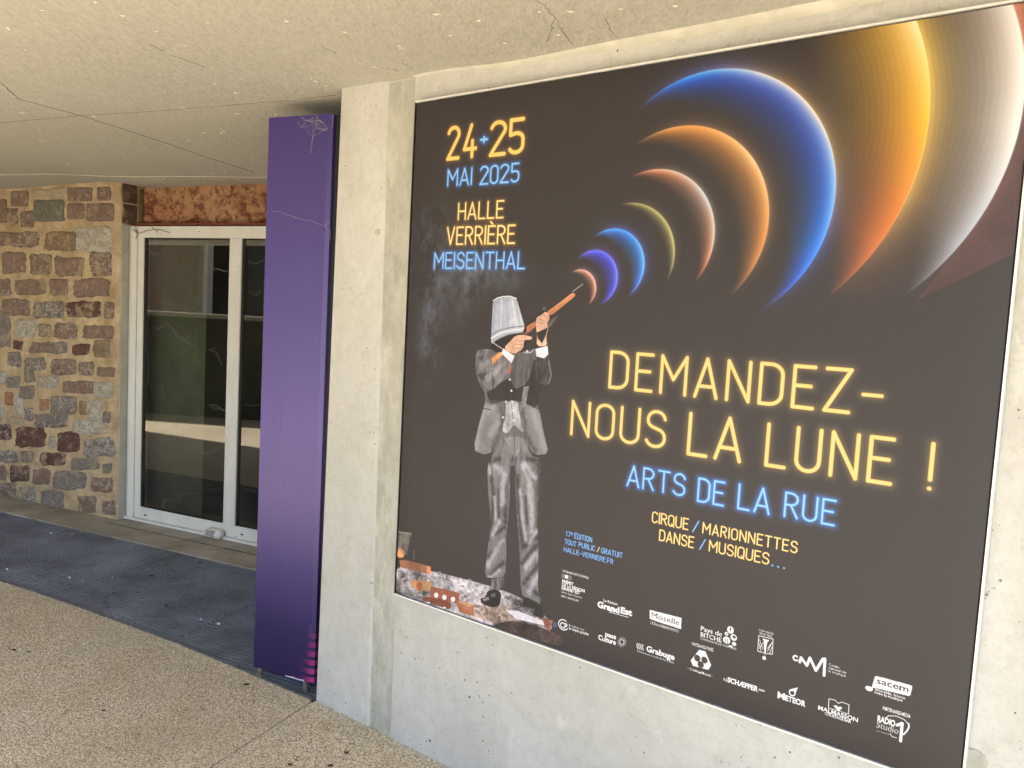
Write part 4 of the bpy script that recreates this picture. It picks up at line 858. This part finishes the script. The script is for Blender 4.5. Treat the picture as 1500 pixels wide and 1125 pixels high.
# back body
b = [[bm.verts.new(W2(t, 4.45, z)) for z in (zz[0], zz[-1])] for t in (tt[0], TJ)]
bm.faces.new([*[G[-1][j] for j in range(len(zz))], b[1][1], b[1][0]]); bm.faces.new([*[G[0][j] for j in range(len(zz)-1, -1, -1)], b[0][0], b[0][1]])
bm.faces.new([b[0][0], b[1][0], b[1][1], b[0][1]])
build('mortar', bm, M_MORTAR, sw, smooth=True)
def stone(outline, kind, proud, sharp, back=.02, n0=N_STONE, Wf=W2):
    """outline: (t,z) points; domed, chipped face"""
    c = np.mean(outline, 0); bm = nb(); k = len(outline); seed = rnd.uniform(0, 99)
    levels = ((1.04, -back), (1.0, proud*.35), (.93 if sharp else .86, proud*.85), (.55, proud*1.0))
    rings = []
    for f, h in levels:
        ring = []
        for (t, z) in outline:
            q = Vector((t*14, z*14, seed)); w = 1 + (.05 if not sharp else .015)*mnoise.noise(q*1.5)
            hh = h + (0 if h < 0 else proud*.55*mnoise.noise(q*1.7+Vector((0, 0, f*3))))
            ring.append(bm.verts.new(Wf(c[0]+(t-c[0])*f*w, n0-hh, c[1]+(z-c[1])*f*w)))
        rings.append(ring)
    for a, b_ in zip(rings, rings[1:]):
        for i in range(k): bm.faces.new((a[i], a[(i+1) % k], b_[(i+1) % k], b_[i]))
    cv = bm.verts.new(Wf(c[0], n0-proud*(1+.4*mnoise.noise(Vector((c[0]*9, c[1]*9, seed)))), c[1]))
    for i in range(k): bm.faces.new((rings[-1][i], rings[-1][(i+1) % k], cv))
    build('stone', bm, STONE[kind], sw, smooth=True)
def quad_outline(p, sharp, n=5):
    """p: 4 corners tl,tr,br,bl in (t,z) -> rounded, ragged outline"""
    out = []; q = [np.array(x) for x in p]; c = sum(q)/4; cut = .07 if sharp else .115
    size = np.linalg.norm(q[0]-q[2])
    for i in range(4):
        a, b_ = q[i], q[(i+1) % 4]
        for k in ((cut, .5, 1-cut) if n < 6 else (cut, .36, .64, 1-cut)):
            v = a+(b_-a)*k; v = v + (v-c)/max(1e-6, np.linalg.norm(v-c))*size*rnd.uniform(-1, 1)*(.008 if sharp else .022)
            out.append(tuple(v))
    if sharp: return out
    fine = []
    for a, b_ in zip(out, out[1:]+out[:1]):
        a = np.array(a); b_ = np.array(b_)
        for k in (0, .5):
            v = a+(b_-a)*k; v = v+(v-c)/max(1e-6, np.linalg.norm(v-c))*size*rnd.uniform(-.022, .022); fine.append(tuple(v))
    return fine
def S(off, rows, sharp=False):
    for r in rows:
        x0, y0, x1, y1, kd = r[:5]
        j = 0 if sharp else 8
        P = [(x0, y0), (x1, y0), (x1, y1), (x0, y1)]
        cx_, cy_ = (x0+x1)/2, (y0+y1)/2; P = [(x+(9 if x > cx_ else -9), y+(9 if y > cy_ else -9)) for x, y in P] if not sharp else P
        P = [((x+rnd.uniform(-j, j))/7.5, (y+rnd.uniform(-j, j))/7.5+off) for x, y in P]
        stone(quad_outline([tz(*p) for p in P], sharp, 6), kd, .008 if not sharp else .009, sharp)
S(260, [(120, 150, 310, 320, 'p'), (345, 125, 552, 240, 'c'), (560, 118, 740, 235, 'c'), (745, 110, 1015, 262, 'p'), (1065, 105, 1222, 250, 'p'), (370, 245, 710, 485, 'G'), (738, 285, 930, 460, 'p'), (945, 285, 1255, 480, 'p')], True)
S(260, [(-60, 250, 75, 335, 't'), (-60, 350, 95, 485, 't'), (115, 350, 190, 505, 'p'), (235, 375, 365, 540, 'p'), (-80, 615, 110, 735, 'p'), (125, 610, 425, 755, 'p'), (500, 610, 830, 800, 't'), (845, 550, 1230, 800, 'w'), (1000, 830, 1222, 1080, 'p'),
        (35, 820, 280, 1055, 'p'), (335, 850, 560, 1060, 'p'), (615, 880, 910, 1070, 'p')])
S(400, [(-70, 70, 115, 235, 'p'), (180, 85, 500, 225, 'p'), (560, 80, 745, 235, 'p'), (815, 75, 1205, 250, 'p'), (40, 285, 325, 460, 'p'), (380, 320, 705, 490, 'g'), (735, 320, 1100, 480, 'r'), (1150, 330, 1245, 490, 'p'), (-70, 410, 110, 800, 'g'), (190, 515, 390, 700, 'w'),
        (430, 565, 555, 695, 'p'), (615, 560, 845, 715, 'p'), (920, 590, 1245, 710, 'p'), (150, 750, 240, 830, 'r'), (325, 765, 550, 860, 'p'), (555, 765, 740, 875, 'g'), (805, 785, 980, 890, 'r'), (1040, 740, 1190, 920, 't'), (95, 870, 225, 1020, 'g'),
        (275, 935, 490, 1060, 'g'), (565, 955, 830, 1105, 'p'), (870, 980, 1020, 1105, 'p'), (1085, 1040, 1250, 1135, 'p')])
S(540, [(-40, 30, 75, 150, 'w'), (285, 15, 380, 135, 'G'), (420, 100, 630, 200, 'w'), (80, 95, 215, 200, 'g'), (225, 200, 370, 330, 'g'), (705, 145, 1030, 265, 'p'), (1045, 165, 1245, 320, 'w'), (165, 285, 245, 500, 'w'), (65, 260, 140, 400, 'o'), (445, 340, 530, 445, 'o'),
        (565, 310, 840, 490, 'g'), (880, 370, 945, 500, 't'), (975, 355, 1105, 570, 'w'), (1140, 480, 1205, 585, 'g'), (-60, 420, 40, 570, 'w'), (285, 440, 360, 560, 'g'), (80, 540, 255, 605, 'c'), (400, 505, 730, 635, 'g'), (810, 585, 1170, 705, 'w'),
        (-80, 625, 125, 770, 'r'), (185, 655, 490, 860, 'r'), (535, 750, 600, 865, 'w'), (645, 715, 875, 905, 'r'), (930, 770, 1245, 960, 'g'), (-60, 905, 185, 1020, 'g'), (240, 915, 365, 1020, 'g'), (450, 930, 720, 1060, 'r'), (795, 985, 1080, 1110, 'g')])
S(650, [(1135, 235, 1215, 320, 'G'), (-50, 245, 60, 385, 'p'), (115, 250, 315, 405, 'r'), (365, 280, 540, 440, 'p'), (590, 315, 940, 495, 'g'), (1015, 385, 1230, 520, 'p'), (-70, 430, 175, 580, 'p'), (225, 475, 390, 640, 'g'), (460, 530, 690, 700, 'g'), (870, 585, 1050, 755, 'p'), (1135, 635, 1258, 770, 'p')])
# further courses beyond the left edge of the photograph
z = .08
while z < 2.3:
    t = -6.28+rnd.uniform(-.05, .05); h = rnd.uniform(.09, .15)
    while t > -8.2:
        w = rnd.uniform(.12, .34)
        stone(quad_outline([(t-w, z+h), (t, z+h), (t, z), (t-w, z)], False, 6), rnd.choice('ppprgwgt'), .0045, False); t -= w+rnd.uniform(.03, .06)
    z += h+.04
# two quoin blocks showing their side faces above the jamb
for (z0, z1) in ((2.285, 2.415), (2.135, 2.275)):
    bm = nb(); box(bm, W2, TJ-.02, TJ+.006, N_STONE+.012, N_STONE+.135, z0, z1, .006); build('stone', bm, STONE['d'], sw)
# rendered concrete jamb
bm = nb(); box(bm, W2, TJ-.004, TJ+.004, N_STONE+.010, N_FRAME+.03, 0, 2.13, .001); build('jamb_render', bm, M_PLAST, sw)

# rusty lintel beam over the door
lb = thing('steel_lintel', W2(-3, 4.15, 2.13), label='rust streaked steel lintel beam above the white glass door', cat='lintel beam')
tb = tz(211, 300, 4.15)[0]
bm = nb(); box(bm, W2, tb, 1.5, 4.15, 4.17, 2.150, 2.47); build('web', bm, M_RUST, lb)
bm = nb(); box(bm, W2, tb-.02, 1.5, 4.092, 4.30, 2.134, 2.149); build('flange', bm, M_RUST2, lb)
bm = nb(); box(bm, W2, TJ+.012, tb-.006, 4.12, 4.42, 2.138, 2.40, .012); build('padstone', bm, M_WOOD, lb)

# ------------------------------------------------------------------ white glass door
dr = thing('glass_door', W2(-3.4, 4.1, 0), label='white aluminium glazed door set with two visible panes and cobwebs', cat='door')
F0, F1 = N_FRAME, N_FRAME+.05
def tpx(x, y=560, off=N_FRAME): return tz(x, y, off)[0]
X_OUT, X_IN, X_GL = tpx(187.5), tpx(198.5), tpx(207.5)
X_M0, X_M1 = tpx(331.5), tpx(349)
ZB0, ZG0, ZG1, ZT0 = .004, .105, 2.045, 2.125
pitch_leaf = X_M1 - X_GL
bm = nb(); box(bm, W2, TJ+.005, X_IN, F0-.004, F1, ZB0, ZT0, .002); build('outer_jamb', bm, M_ALU, dr)
bm = nb(); box(bm, W2, X_OUT+.014, X_OUT+.020, F0-.012, F0-.003, .05, ZT0-.01, .001); build('jamb_bead', bm, M_ALU, dr)
bm = nb(); box(bm, W2, X_IN-.022, X_IN+.006, F0-.014, F0-.004, .004, .05, .001); build('corner_cover', bm, M_ALU, dr)
bm = nb(); box(bm, W2, X_IN+.003, X_GL, F0, F1, ZG0, ZG1, .003); build('stile', bm, M_ALU, dr)
bm = nb(); box(bm, W2, X_IN+.003, 1.4, F0, F1, ZG1, ZT0, .003); build('top_rail', bm, M_ALU, dr)
bm = nb(); box(bm, W2, X_IN+.003, 1.4, F0, F1, .022, ZG0, .003); build('bottom_rail', bm, M_ALU, dr)
bm = nb(); box(bm, W2, X_OUT, 1.4, F0-.028, F1-.01, .0045, .021, .002); build('sill_profile', bm, M_ALU, dr)
bays = [(X_GL, X_M0)]; t = X_M0
for i in range(4):
    bm = nb(); box(bm, W2, t, t+(X_M1-X_M0), F0-.002, F1, ZG0, ZG1, .003); build('mullion', bm, M_ALU, dr)
    if i < 3: bays.append((t+(X_M1-X_M0), t+(X_M1-X_M0)+(X_M0-X_GL)))
    t += (X_M1-X_M0)+(X_M0-X_GL)
for (a, b_) in bays:
    g_ = .016
    bm = nb()
    box(bm, W2, a, a+g_, F0+.008, F0+.030, ZG0, ZG1); box(bm, W2, b_-g_*.4, b_, F0+.008, F0+.030, ZG0, ZG1)
    box(bm, W2, a+g_, b_-g_*.4, F0+.008, F0+.030, ZG0, ZG0+.010); box(bm, W2, a+g_, b_-g_*.4, F0+.008, F0+.030, ZG1-.010, ZG1)
    build('gasket', bm, M_GASKET, dr)
    bm = nb(); vs = [bm.verts.new(W2(t_, F0+.016, z)) for t_, z in ((a+g_, ZG0+.01), (b_-g_*.4, ZG0+.01), (b_-g_*.4, ZG1-.01), (a+g_, ZG1-.01))]; bm.faces.new(vs)
    build('pane', bm, M_GLASS, dr)
for (px, py) in ((213, 754.5), (313, 774.5), (354.5, 783)):
    t_, z = tz(px, py, F0); bm = nb(); box(bm, W2, t_-.014, t_+.014, F0-.003, F0+.002, z-.004, z+.004, .0015); build('drain_slot', bm, M_GASKET, dr)
for (px, py) in ((214, 762), (345.5, 786), (349, 390), (292, 339)):
    t_, z = tz(px, py, F0); bm = nb(); box(bm, W2, t_-.003, t_+.003, F0-.0025, F0+.001, z-.003, z+.003); build('rivet', bm, M_GASKET, dr)

# dim room behind the glass
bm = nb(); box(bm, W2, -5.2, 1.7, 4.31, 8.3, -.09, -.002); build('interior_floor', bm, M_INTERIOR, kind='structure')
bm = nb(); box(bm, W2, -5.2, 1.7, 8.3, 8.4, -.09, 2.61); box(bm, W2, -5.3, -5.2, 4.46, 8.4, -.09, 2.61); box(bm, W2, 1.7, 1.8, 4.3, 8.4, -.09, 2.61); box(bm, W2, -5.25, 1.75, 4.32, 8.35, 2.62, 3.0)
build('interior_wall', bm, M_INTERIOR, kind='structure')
bm = nb(); t1_, _ = tz(301, 500, 4.22); prev = None
for i in range(60):
    t_ = -4.84+(t1_+4.84)*i/59; n_ = 4.22+.0015*math.sin(i*.9)
    q = [bm.verts.new(W2(t_, n_, .07)), bm.verts.new(W2(t_, n_, 2.11))]
    if prev: bm.faces.new((prev[0], q[0], q[1], prev[1]))
    prev = q
ge = bmesh.ops.extrude_face_region(bm, geom=list(bm.faces)); bmesh.ops.translate(bm, verts=[v for v in ge['geom'] if isinstance(v, bmesh.types.BMVert)], vec=Vector(N2)*.004)
build('curtain', bm, M_OLIVE, label='olive grey curtain hanging behind the left glass pane', cat='curtain', smooth=True)

# ------------------------------------------------------------------ purple panel
pn = thing('purple_panel', W2(-2.17, 2.62, 0), label='tall violet printed shutter panel on castors standing at the concrete wall end', cat='panel')
m = NT('violet_print')
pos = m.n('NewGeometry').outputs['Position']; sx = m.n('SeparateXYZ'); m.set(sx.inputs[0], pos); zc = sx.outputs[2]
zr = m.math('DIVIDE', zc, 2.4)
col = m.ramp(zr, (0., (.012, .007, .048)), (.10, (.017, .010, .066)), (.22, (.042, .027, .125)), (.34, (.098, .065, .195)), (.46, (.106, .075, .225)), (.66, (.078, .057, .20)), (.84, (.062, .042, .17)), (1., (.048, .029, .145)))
dt = m.n('VectorMath'); dt.operation = 'DOT_PRODUCT'; m.set(dt.inputs[0], pos); dt.inputs[1].default_value = tuple(E2)
tcoord = dt.outputs['Value']
u = m.math('DIVIDE', m.math('ADD', tcoord, 2.335), .331)          # 0..1 across the panel
# magenta stripes at the foot: thicker towards the bottom
st = m.math('FRACT', m.math('MULTIPLY', m.math('POWER', m.math('MAXIMUM', zc, .001), .92), 24.5))
band = m.math('GREATER_THAN', st, .40)
xf = m.math('MAXIMUM', m.math('SUBTRACT', m.math('DIVIDE', m.math('SUBTRACT', u, .70), .28), m.math('MULTIPLY', zc, 2.2)), 0.)
fac = m.math('MULTIPLY', m.math('MULTIPLY', band, m.math('MINIMUM', xf, 1.)), m.ramp(zc, (.0, 1.), (.24, .55), (.30, 0.)))
col = m.mix(fac, col, m.mix(m.ramp(u, (.88, 0.), (.90, 1.)), (.24, .018, .125), (.46, .04, .20)))
drip = m.math('MULTIPLY', m.ramp(m.noise(38, 5, .6, m.co((1, 1, .035))), (.58, 0.), (.66, 1.)), .14); col = m.mix(drip, col, (.035, .025, .10))
sc = m.math('MULTIPLY', m.ramp(m.noise(70, 6, .7, m.co((1, 1, .12))), (.62, 0.), (.7, 1.)), .10)
col = m.mix(sc, col, (.4, .36, .5))
col = m.mix(m.math('MULTIPLY', m.ramp(m.noise(45, 5, .7), (.68, 0.), (.73, 1.)), .3), col, (.03, .02, .06))
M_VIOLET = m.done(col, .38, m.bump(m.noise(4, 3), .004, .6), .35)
bm = nb(); ta, tb_ = -2.333, -2.029; zt, zb = 2.376, .04; P = []
prof = [(ta+.002, 2.66), (ta+.001, 2.602), (ta+.003, 2.600), (tb_, 2.600), (tb_+.020, 2.606), (tb_+.022, 2.66)]
for z_ in (zb, zt): P.append([bm.verts.new(W2(t_, n_, z_+ (.0))) for t_, n_ in prof])
for i in range(len(prof)-1): bm.faces.new((P[0][i], P[0][i+1], P[1][i+1], P[1][i]))
bm.faces.new(P[1]); bm.faces.new(P[0][::-1])
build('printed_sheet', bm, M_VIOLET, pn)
bm = nb(); box(bm, W2, ta+.006, -1.955, 2.661, 2.74, .05, zt-.01); build('frame', bm, M_BLACKP, pn)  # black box behind the sheet, reaching across the gap to the wall
bm = nb(); box(bm, W2, -1.999, -1.955, 2.612, 2.660, .03, zt-.004); build('gap_strip', bm, M_BLACKP, pn)  # black strip filling the gap between sheet and wall end
bm = nb(); s_ = Vector(W2(tb_-.10, 2.5995, .041))
pts_ = []; 
for i in range(26):
    t_ = -2.155+.10*i/25; pts_.append((t_, .0405, .0405+.004+.014*abs(mnoise.noise(Vector((i*.5, 2, 1))))))
prev = None
for t_, z0, z1 in pts_:
    q = [bm.verts.new(W2(t_, 2.5985, z0)), bm.verts.new(W2(t_, 2.5985, z1))]
    if prev: bm.faces.new((prev[0], q[0], q[1], prev[1]))
    prev = q
build('worn_edge', bm, plain('bare_primer', (.50, .46, .56), .8, .2), pn)
for tc in (-2.292, -2.045):
    cs = build('castor', (lambda b: (box(b, W2, tc-.010, tc+.010, 2.592, 2.62, .024, .044, .002), b)[1])(nb()), M_CASTOR, pn)
    bm = nb(); k = 16
    for sgn in (0, 1):
        pass
    a = [bm.verts.new(W2(tc+.0135*math.cos(6.2832*i/k), 2.590, .0145+.0135*math.sin(6.2832*i/k))) for i in range(k)]; b_ = [bm.verts.new(W2(tc+.0135*math.cos(6.2832*i/k), 2.606, .0145+.0135*math.sin(6.2832*i/k))) for i in range(k)]
    for i in range(k): bm.faces.new((a[i], a[(i+1) % k], b_[(i+1) % k], b_[i]))
    bm.faces.new(a); bm.faces.new(b_[::-1]); build('wheel', bm, M_CASTOR, cs)

# ------------------------------------------------------------------ small things
def strand_pts(a, b, n=10, sag=.0, amp=.003, nrm=None):
    a = Vector(a); b = Vector(b); o = []
    for i in range(n+1):
        k = i/n; p = a.lerp(b, k); p.z -= sag*4*k*(1-k); q = Vector((k*7, a.x*5, b.z*5))
        p += Vector((mnoise.noise(q), mnoise.noise(q+Vector((9, 0, 0))), mnoise.noise(q+Vector((0, 9, 0)))))*amp; o.append(p)
    return o
def web(polys, off, r, label, lift=.006, extra=0, cat='cobweb', span=.04):
    bm = nb()
    for pl in polys:
        Q = [Vector(hit(x, y, N2, off-lift)) for x, y in pl]
        for a, b_ in zip(Q, Q[1:]): tube(bm, strand_pts(a, b_, 8, .002, .003), r, 3)
    allp = [Vector(hit(x, y, N2, off-lift)) for pl in polys for x, y in pl]
    for _ in range(extra):
        a = rnd.choice(allp); c = [q for q in allp if 0 < (q-a).length < span*3]
        b_ = rnd.choice(c) if c else a+Vector((.02, 0, .02))
        tube(bm, strand_pts(a, b_, 6, .003, .008), r*.45, 3)
    build('cobweb', bm, M_WEB, label=label, cat=cat)
web([[(435, 178), (441, 186), (449, 177), (458, 177), (468, 176), (473, 179)], [(473, 179), (479, 188), (477, 191)], [(462, 168), (470, 177)], [(467, 181), (462, 188), (458, 200), (455, 225)], [(462, 182), (464, 187), (473, 189)], [(440, 171), (449, 177)], [(488, 168), (487, 187)], [(458, 172), (452, 176)]], N_PANEL, .00042, 'dusty cobweb tangled at the top edge of the violet panel', extra=26)
web([[(398, 308), (410, 310), (426, 316), (433, 318), (442, 320), (455, 323), (475, 330), (483, 337)], [(475, 330), (484, 324)], [(483, 337), (484, 352)], [(431, 316), (434, 319)]], N_PANEL, .00040, 'single spider thread sagging across the upper part of the violet panel', extra=0)
web([[(213, 362), (221, 368), (229, 372), (241, 370)], [(221, 368), (226, 374)]], N_FRAME+.016, .00034, 'short cobweb at the top left corner of the left pane', extra=10)
web([[(222, 478), (232, 482), (242, 470), (252, 481), (262, 494), (270, 499), (279, 490)], [(252, 481), (258, 492)], [(270, 499), (280, 505), (291, 514)], [(246, 474), (238, 480)]], N_FRAME+.016, .00034, 'bright zigzag cobweb in the middle of the left pane', extra=34)
web([[(310, 592), (318, 594), (324, 600), (330, 602)], [(306, 594), (314, 600), (322, 598)]], N_FRAME+.016, .00034, 'fine cobweb just above the bright band beside the mullion, left pane', extra=14)
web([[(300, 510), (308, 513), (314, 509)], [(308, 513), (317, 516), (322, 528), (325, 535)]], N_FRAME+.016, .00034, 'hooked spider thread halfway up the dark right part of the left pane', extra=4)
web([[(310, 393), (322, 395), (334, 396)], [(316, 392), (330, 398)]], N_FRAME+.016, .00034, 'flat cobweb near the top of the dark right part of the left pane', extra=12)
web([[(287, 655), (300, 663), (312, 660), (322, 653), (330, 652)], [(290, 660), (302, 665), (316, 661)]], N_FRAME+.016, .00034, 'cobweb loop hanging below the bright band on the left pane', extra=12)
web([[(236, 746), (241, 735), (246, 730), (258, 731), (264, 725), (270, 721), (282, 723)], [(258, 731), (263, 738)], [(241, 730), (238, 744)], [(282, 723), (300, 719), (326, 715)], [(243, 732), (236, 742)]], N_FRAME+.016, .00034, 'matted cobweb near the bottom of the left pane', extra=30)
for pl, nm in (([(362, 382), (370, 387), (380, 384), (387, 380)], 'topmost cobweb on the narrow pane beside the violet panel'), ([(364, 428), (374, 433), (382, 426)], 'small V shaped cobweb on the narrow pane beside the violet panel'),
               ([(356, 592), (368, 594), (382, 592)], 'nearly level cobweb above the bright band on the narrow pane'), ([(358, 716), (370, 720), (378, 720)], 'lowest cobweb on the narrow pane beside the violet panel')):
    web([pl], N_FRAME+.016, .00034, nm, extra=5)
# twigs caught over the frame
bm = nb()
for pl in ([(196, 339), (204, 342), (214, 338), (226, 336), (238, 337), (248, 341)], [(198, 332), (201, 342), (199, 350)], [(226, 336), (222, 332)], [(228, 336), (230, 341)], [(193, 336), (200, 338)]):
    tube(bm, [Vector(hit(x, y, N2, N_FRAME-.008)) for x, y in pl], .0022, 5)
build('twig', bm, M_TWIG, label='thin dry twigs caught on the top left corner of the door frame', cat='twig')
# crushed white bottle on the threshold
bt = thing('plastic_bottle', W2(*[tn(314, 790)[0], tn(314, 790)[1]], .004), label='small crumpled white plastic bottle lying against the door sill', cat='bottle')
tc, nc = tn(313, 789, 0.0)
bm = nb(); k = 16; SCB = 1.42
prof = [(-.066, .009), (-.060, .011), (-.052, .012), (-.044, .021), (-.03, .026), (-.01, .0255), (.0, .0245), (.012, .0262), (.034, .0255), (.048, .023), (.054, .016)]; rings = []
prof = [(x*SCB, r_*SCB) for x, r_ in prof]
for x, r in prof:
    rings.append([bm.verts.new(W2(tc+x+.002*math.sin(i*2.1), nc+.0+r*math.cos(6.2832*i/k)*(1+.10*mnoise.noise(Vector((x*70, i*.7, 0)))), .004+.034+r*.92*math.sin(6.2832*i/k)*(1+.12*mnoise.noise(Vector((x*60, i*.6, 5)))))) for i in range(k)])
for a, b_ in zip(rings, rings[1:]):
    for i in range(k): bm.faces.new((a[i], a[(i+1) % k], b_[(i+1) % k], b_[i]))
bm.faces.new(rings[0]); bm.faces.new(rings[-1][::-1])
build('body', bm, plain('dirty_white_plastic', (.66, .63, .55), .4, .5, 0, .2, 60, .002), bt, smooth=True)
bm = nb()
for rowi, zz_ in enumerate((.060, .051, .040, .031)):
    x = -.038
    while x < .036:
        w = rnd.uniform(.003, .011); rr_ = .0392
        a_ = [math.asin(max(-1, min(1, (q-.038)/.0375))) for q in (zz_-.0026, zz_+.0026)]
        vs = [bm.verts.new(W2(tc+xx, nc-rr_*math.cos(an), .038+rr_*.94*math.sin(an))) for xx, an in ((x, a_[0]), (x+w, a_[0]), (x+w, a_[1]), (x, a_[1]))]; bm.faces.new(vs); x += w+rnd.uniform(.0015, .004)
build('label_print', bm, plain('dark_blue_ink', (.05, .06, .10), .6, .3), bt)

# litter and loose pebbles
bm = nb()
def bit(px, py, r, flat=.3, z0=.002):
    p = hitz(px, py, z0); a0_ = rnd.uniform(0, 6)
    vs = [bm.verts.new((p[0]+r*rnd.uniform(.5, 1.3)*math.cos(a0_+i*1.05), p[1]+r*rnd.uniform(.4, .9)*math.sin(a0_+i*1.05), z0+r*rnd.uniform(0, flat))) for i in range(6)]
    c = bm.verts.new((p[0], p[1], z0+r*flat*1.6))
    for i in range(6): bm.faces.new((vs[i], vs[(i+1) % 6], c))
for q in ((222, 844, .016), (244, 887, .014), (165, 870, .009), (177, 770+55, .010), (170, 869, .012), (294, 825, .016), (58, 847, .010), (48, 761, .010), (128, 868, .008), (178, 890, .007), (265, 868, .009), (200, 868, .008), (153, 903, .008), (360, 1003, .014), (382, 972, .012), (152, 1041, .012), (508, 1103, .011), (484, 1122, .012), (425, 1120, .010), (457, 1028, .010), (20, 952, .012), (42, 955, .010), (330, 900, .007), (100, 880, .007)): bit(*q)
for i in range(70): bit(rnd.uniform(0, 380), rnd.uniform(770, 930), rnd.uniform(.002, .006))
for i in range(60): bit(rnd.uniform(0, 620), rnd.uniform(960, 1120), rnd.uniform(.002, .004))
build('leaf_litter', bm, M_LITTER, kind='stuff', label='dark leaf scraps and grit strewn on the grating and the gravel', cat='leaf litter')
bm = nb()
for q in ((75, 783, .012), (107, 784, .013), (63, 794, .006), (165, 847, .008), (102, 847, .009), (164, 848, .006), (122, 852, .009), (294, 909, .010), (320, 915, .011), (10, 835, .010), (140, 812, .006)): bit(*q, .8)
for i in range(90): bit(rnd.uniform(0, 370), rnd.uniform(770, 950), rnd.uniform(.0015, .004), .6)
for i in range(420):
    s = rnd.uniform(-2.47, -1.3); d = abs(rnd.gauss(0, .018)); p = W1(s, N_WALL1-.004-d, 0); r = rnd.uniform(.002, .0045)
    vs = [bm.verts.new((p[0]+r*math.cos(i_*1.26), p[1]+r*math.sin(i_*1.26), .0005)) for i_ in range(5)]; c = bm.verts.new((p[0], p[1], r*1.1))
    for i_ in range(5): bm.faces.new((vs[i_], vs[(i_+1) % 5], c))
for i in range(260):
    t_ = rnd.uniform(-5.2, -1.98); n_ = curve_n(t_)-abs(rnd.gauss(0, .010)); p = W2(t_, n_, 0); r = rnd.uniform(.002, .0045)
    vs = [bm.verts.new((p[0]+r*math.cos(i_*1.26), p[1]+r*math.sin(i_*1.26), .0005)) for i_ in range(5)]; c = bm.verts.new((p[0], p[1], r*1.1))
    for i_ in range(5): bm.faces.new((vs[i_], vs[(i_+1) % 5], c))
build('pebbles', bm, M_PEBBLE, kind='stuff', label='loose pale pebbles along the wall foot and the grating edge', cat='pebbles')

# ------------------------------------------------------------------ across the court (seen mirrored in the glass)
lw = thing('low_wall', (-8.2, 4.4, 0), label='low dark wall with pale coping across the court', cat='wall')
d_ = Vector((1.2, -1.1, 0)).normalized(); nn_ = Vector((-d_.y, d_.x, 0))
def W3(a, n, z): p = Vector((-7.9, 4.15, 0)) + d_*a - nn_*n*-1; return (p.x, p.y, z)
def W3b(a, n, z): p = Vector((-7.87, 3.29, 0)) + d_*a + Vector((d_.y, -d_.x, 0))*n; return (p.x, p.y, z)
bm = nb(); box(bm, W3b, -7, 3.2, 0, .22, -.1, 1.40); build('wall_body', bm, M_HEDGE, lw)
bm = nb(); box(bm, W3b, -7, 3.25, -.04, .26, 1.40, 1.46); build('coping', bm, M_COPING, lw)
bb = thing('brick_building', (-19, 6, 0), label='red brick building beyond the court', cat='building')
bm = nb()
WX = lambda a, n, z: (-18-n, a, z)
box(bm, WX, -.3, 16, 0, 6, -.1, 7); build('wall', bm, M_BRICKM, bb)
bm = nb(); box(bm, WX, -.5, 16.2, -.4, 6.4, 7, 7.25); build('roof', bm, M_ROOF, bb)
bm = nb(); box(bm, WX, -.55, -.30, -.05, .2, -.1, 7); build('corner_pilaster', bm, M_COPING, bb)
brick_me = None; bm = nb(); r_ = 0; z = .05
while z < 4.4:
    a = -.28 + (.127 if r_ % 2 else 0)
    while a < 4.2: box(bm, WX, a, a+.235, -.02, .002, z, z+.07); a += .255
    z += .088; r_ += 1
build('bricks', bm, M_BRICK, bb, kind='stuff')
for (a, z0) in ((5.5, 1), (8.5, 1), (11.5, 1), (5.5, 4), (8.5, 4), (11.5, 4)):
    w = build('window', (lambda b: (box(b, WX, a, a+1.2, -.03, .02, z0, z0+1.7), b)[1])(nb()), M_ALU, bb)
    bm = nb(); box(bm, WX, a+.08, a+1.12, -.035, -.031, z0+.08, z0+1.62); build('pane', bm, M_GASKET, w)
bh = thing('sky_block_barn', (-20, -7, 0), label='added black boarded barn keeping bright sky out of the glass reflection', cat='building')  # invented barn, blocks the bright horizon sky mirrored in the panes
WY = lambda a, n, z: (-16.5-n, a, z)
bm = nb(); box(bm, WY, -16, -.9, 0, 7, -.1, 6.2); build('wall', bm, M_SLATE, bh)
bm = nb(); box(bm, WY, -16.2, -.8, -.4, 7.4, 6.2, 6.4); build('roof', bm, M_ROOF, bh)
bm = nb(); box(bm, WY, -8, -5.4, -.05, .01, -.1, 2.8); build('door', bm, M_WOOD, bh)
for o in bpy.data.objects:
    if '_o' in o: del o['_o']
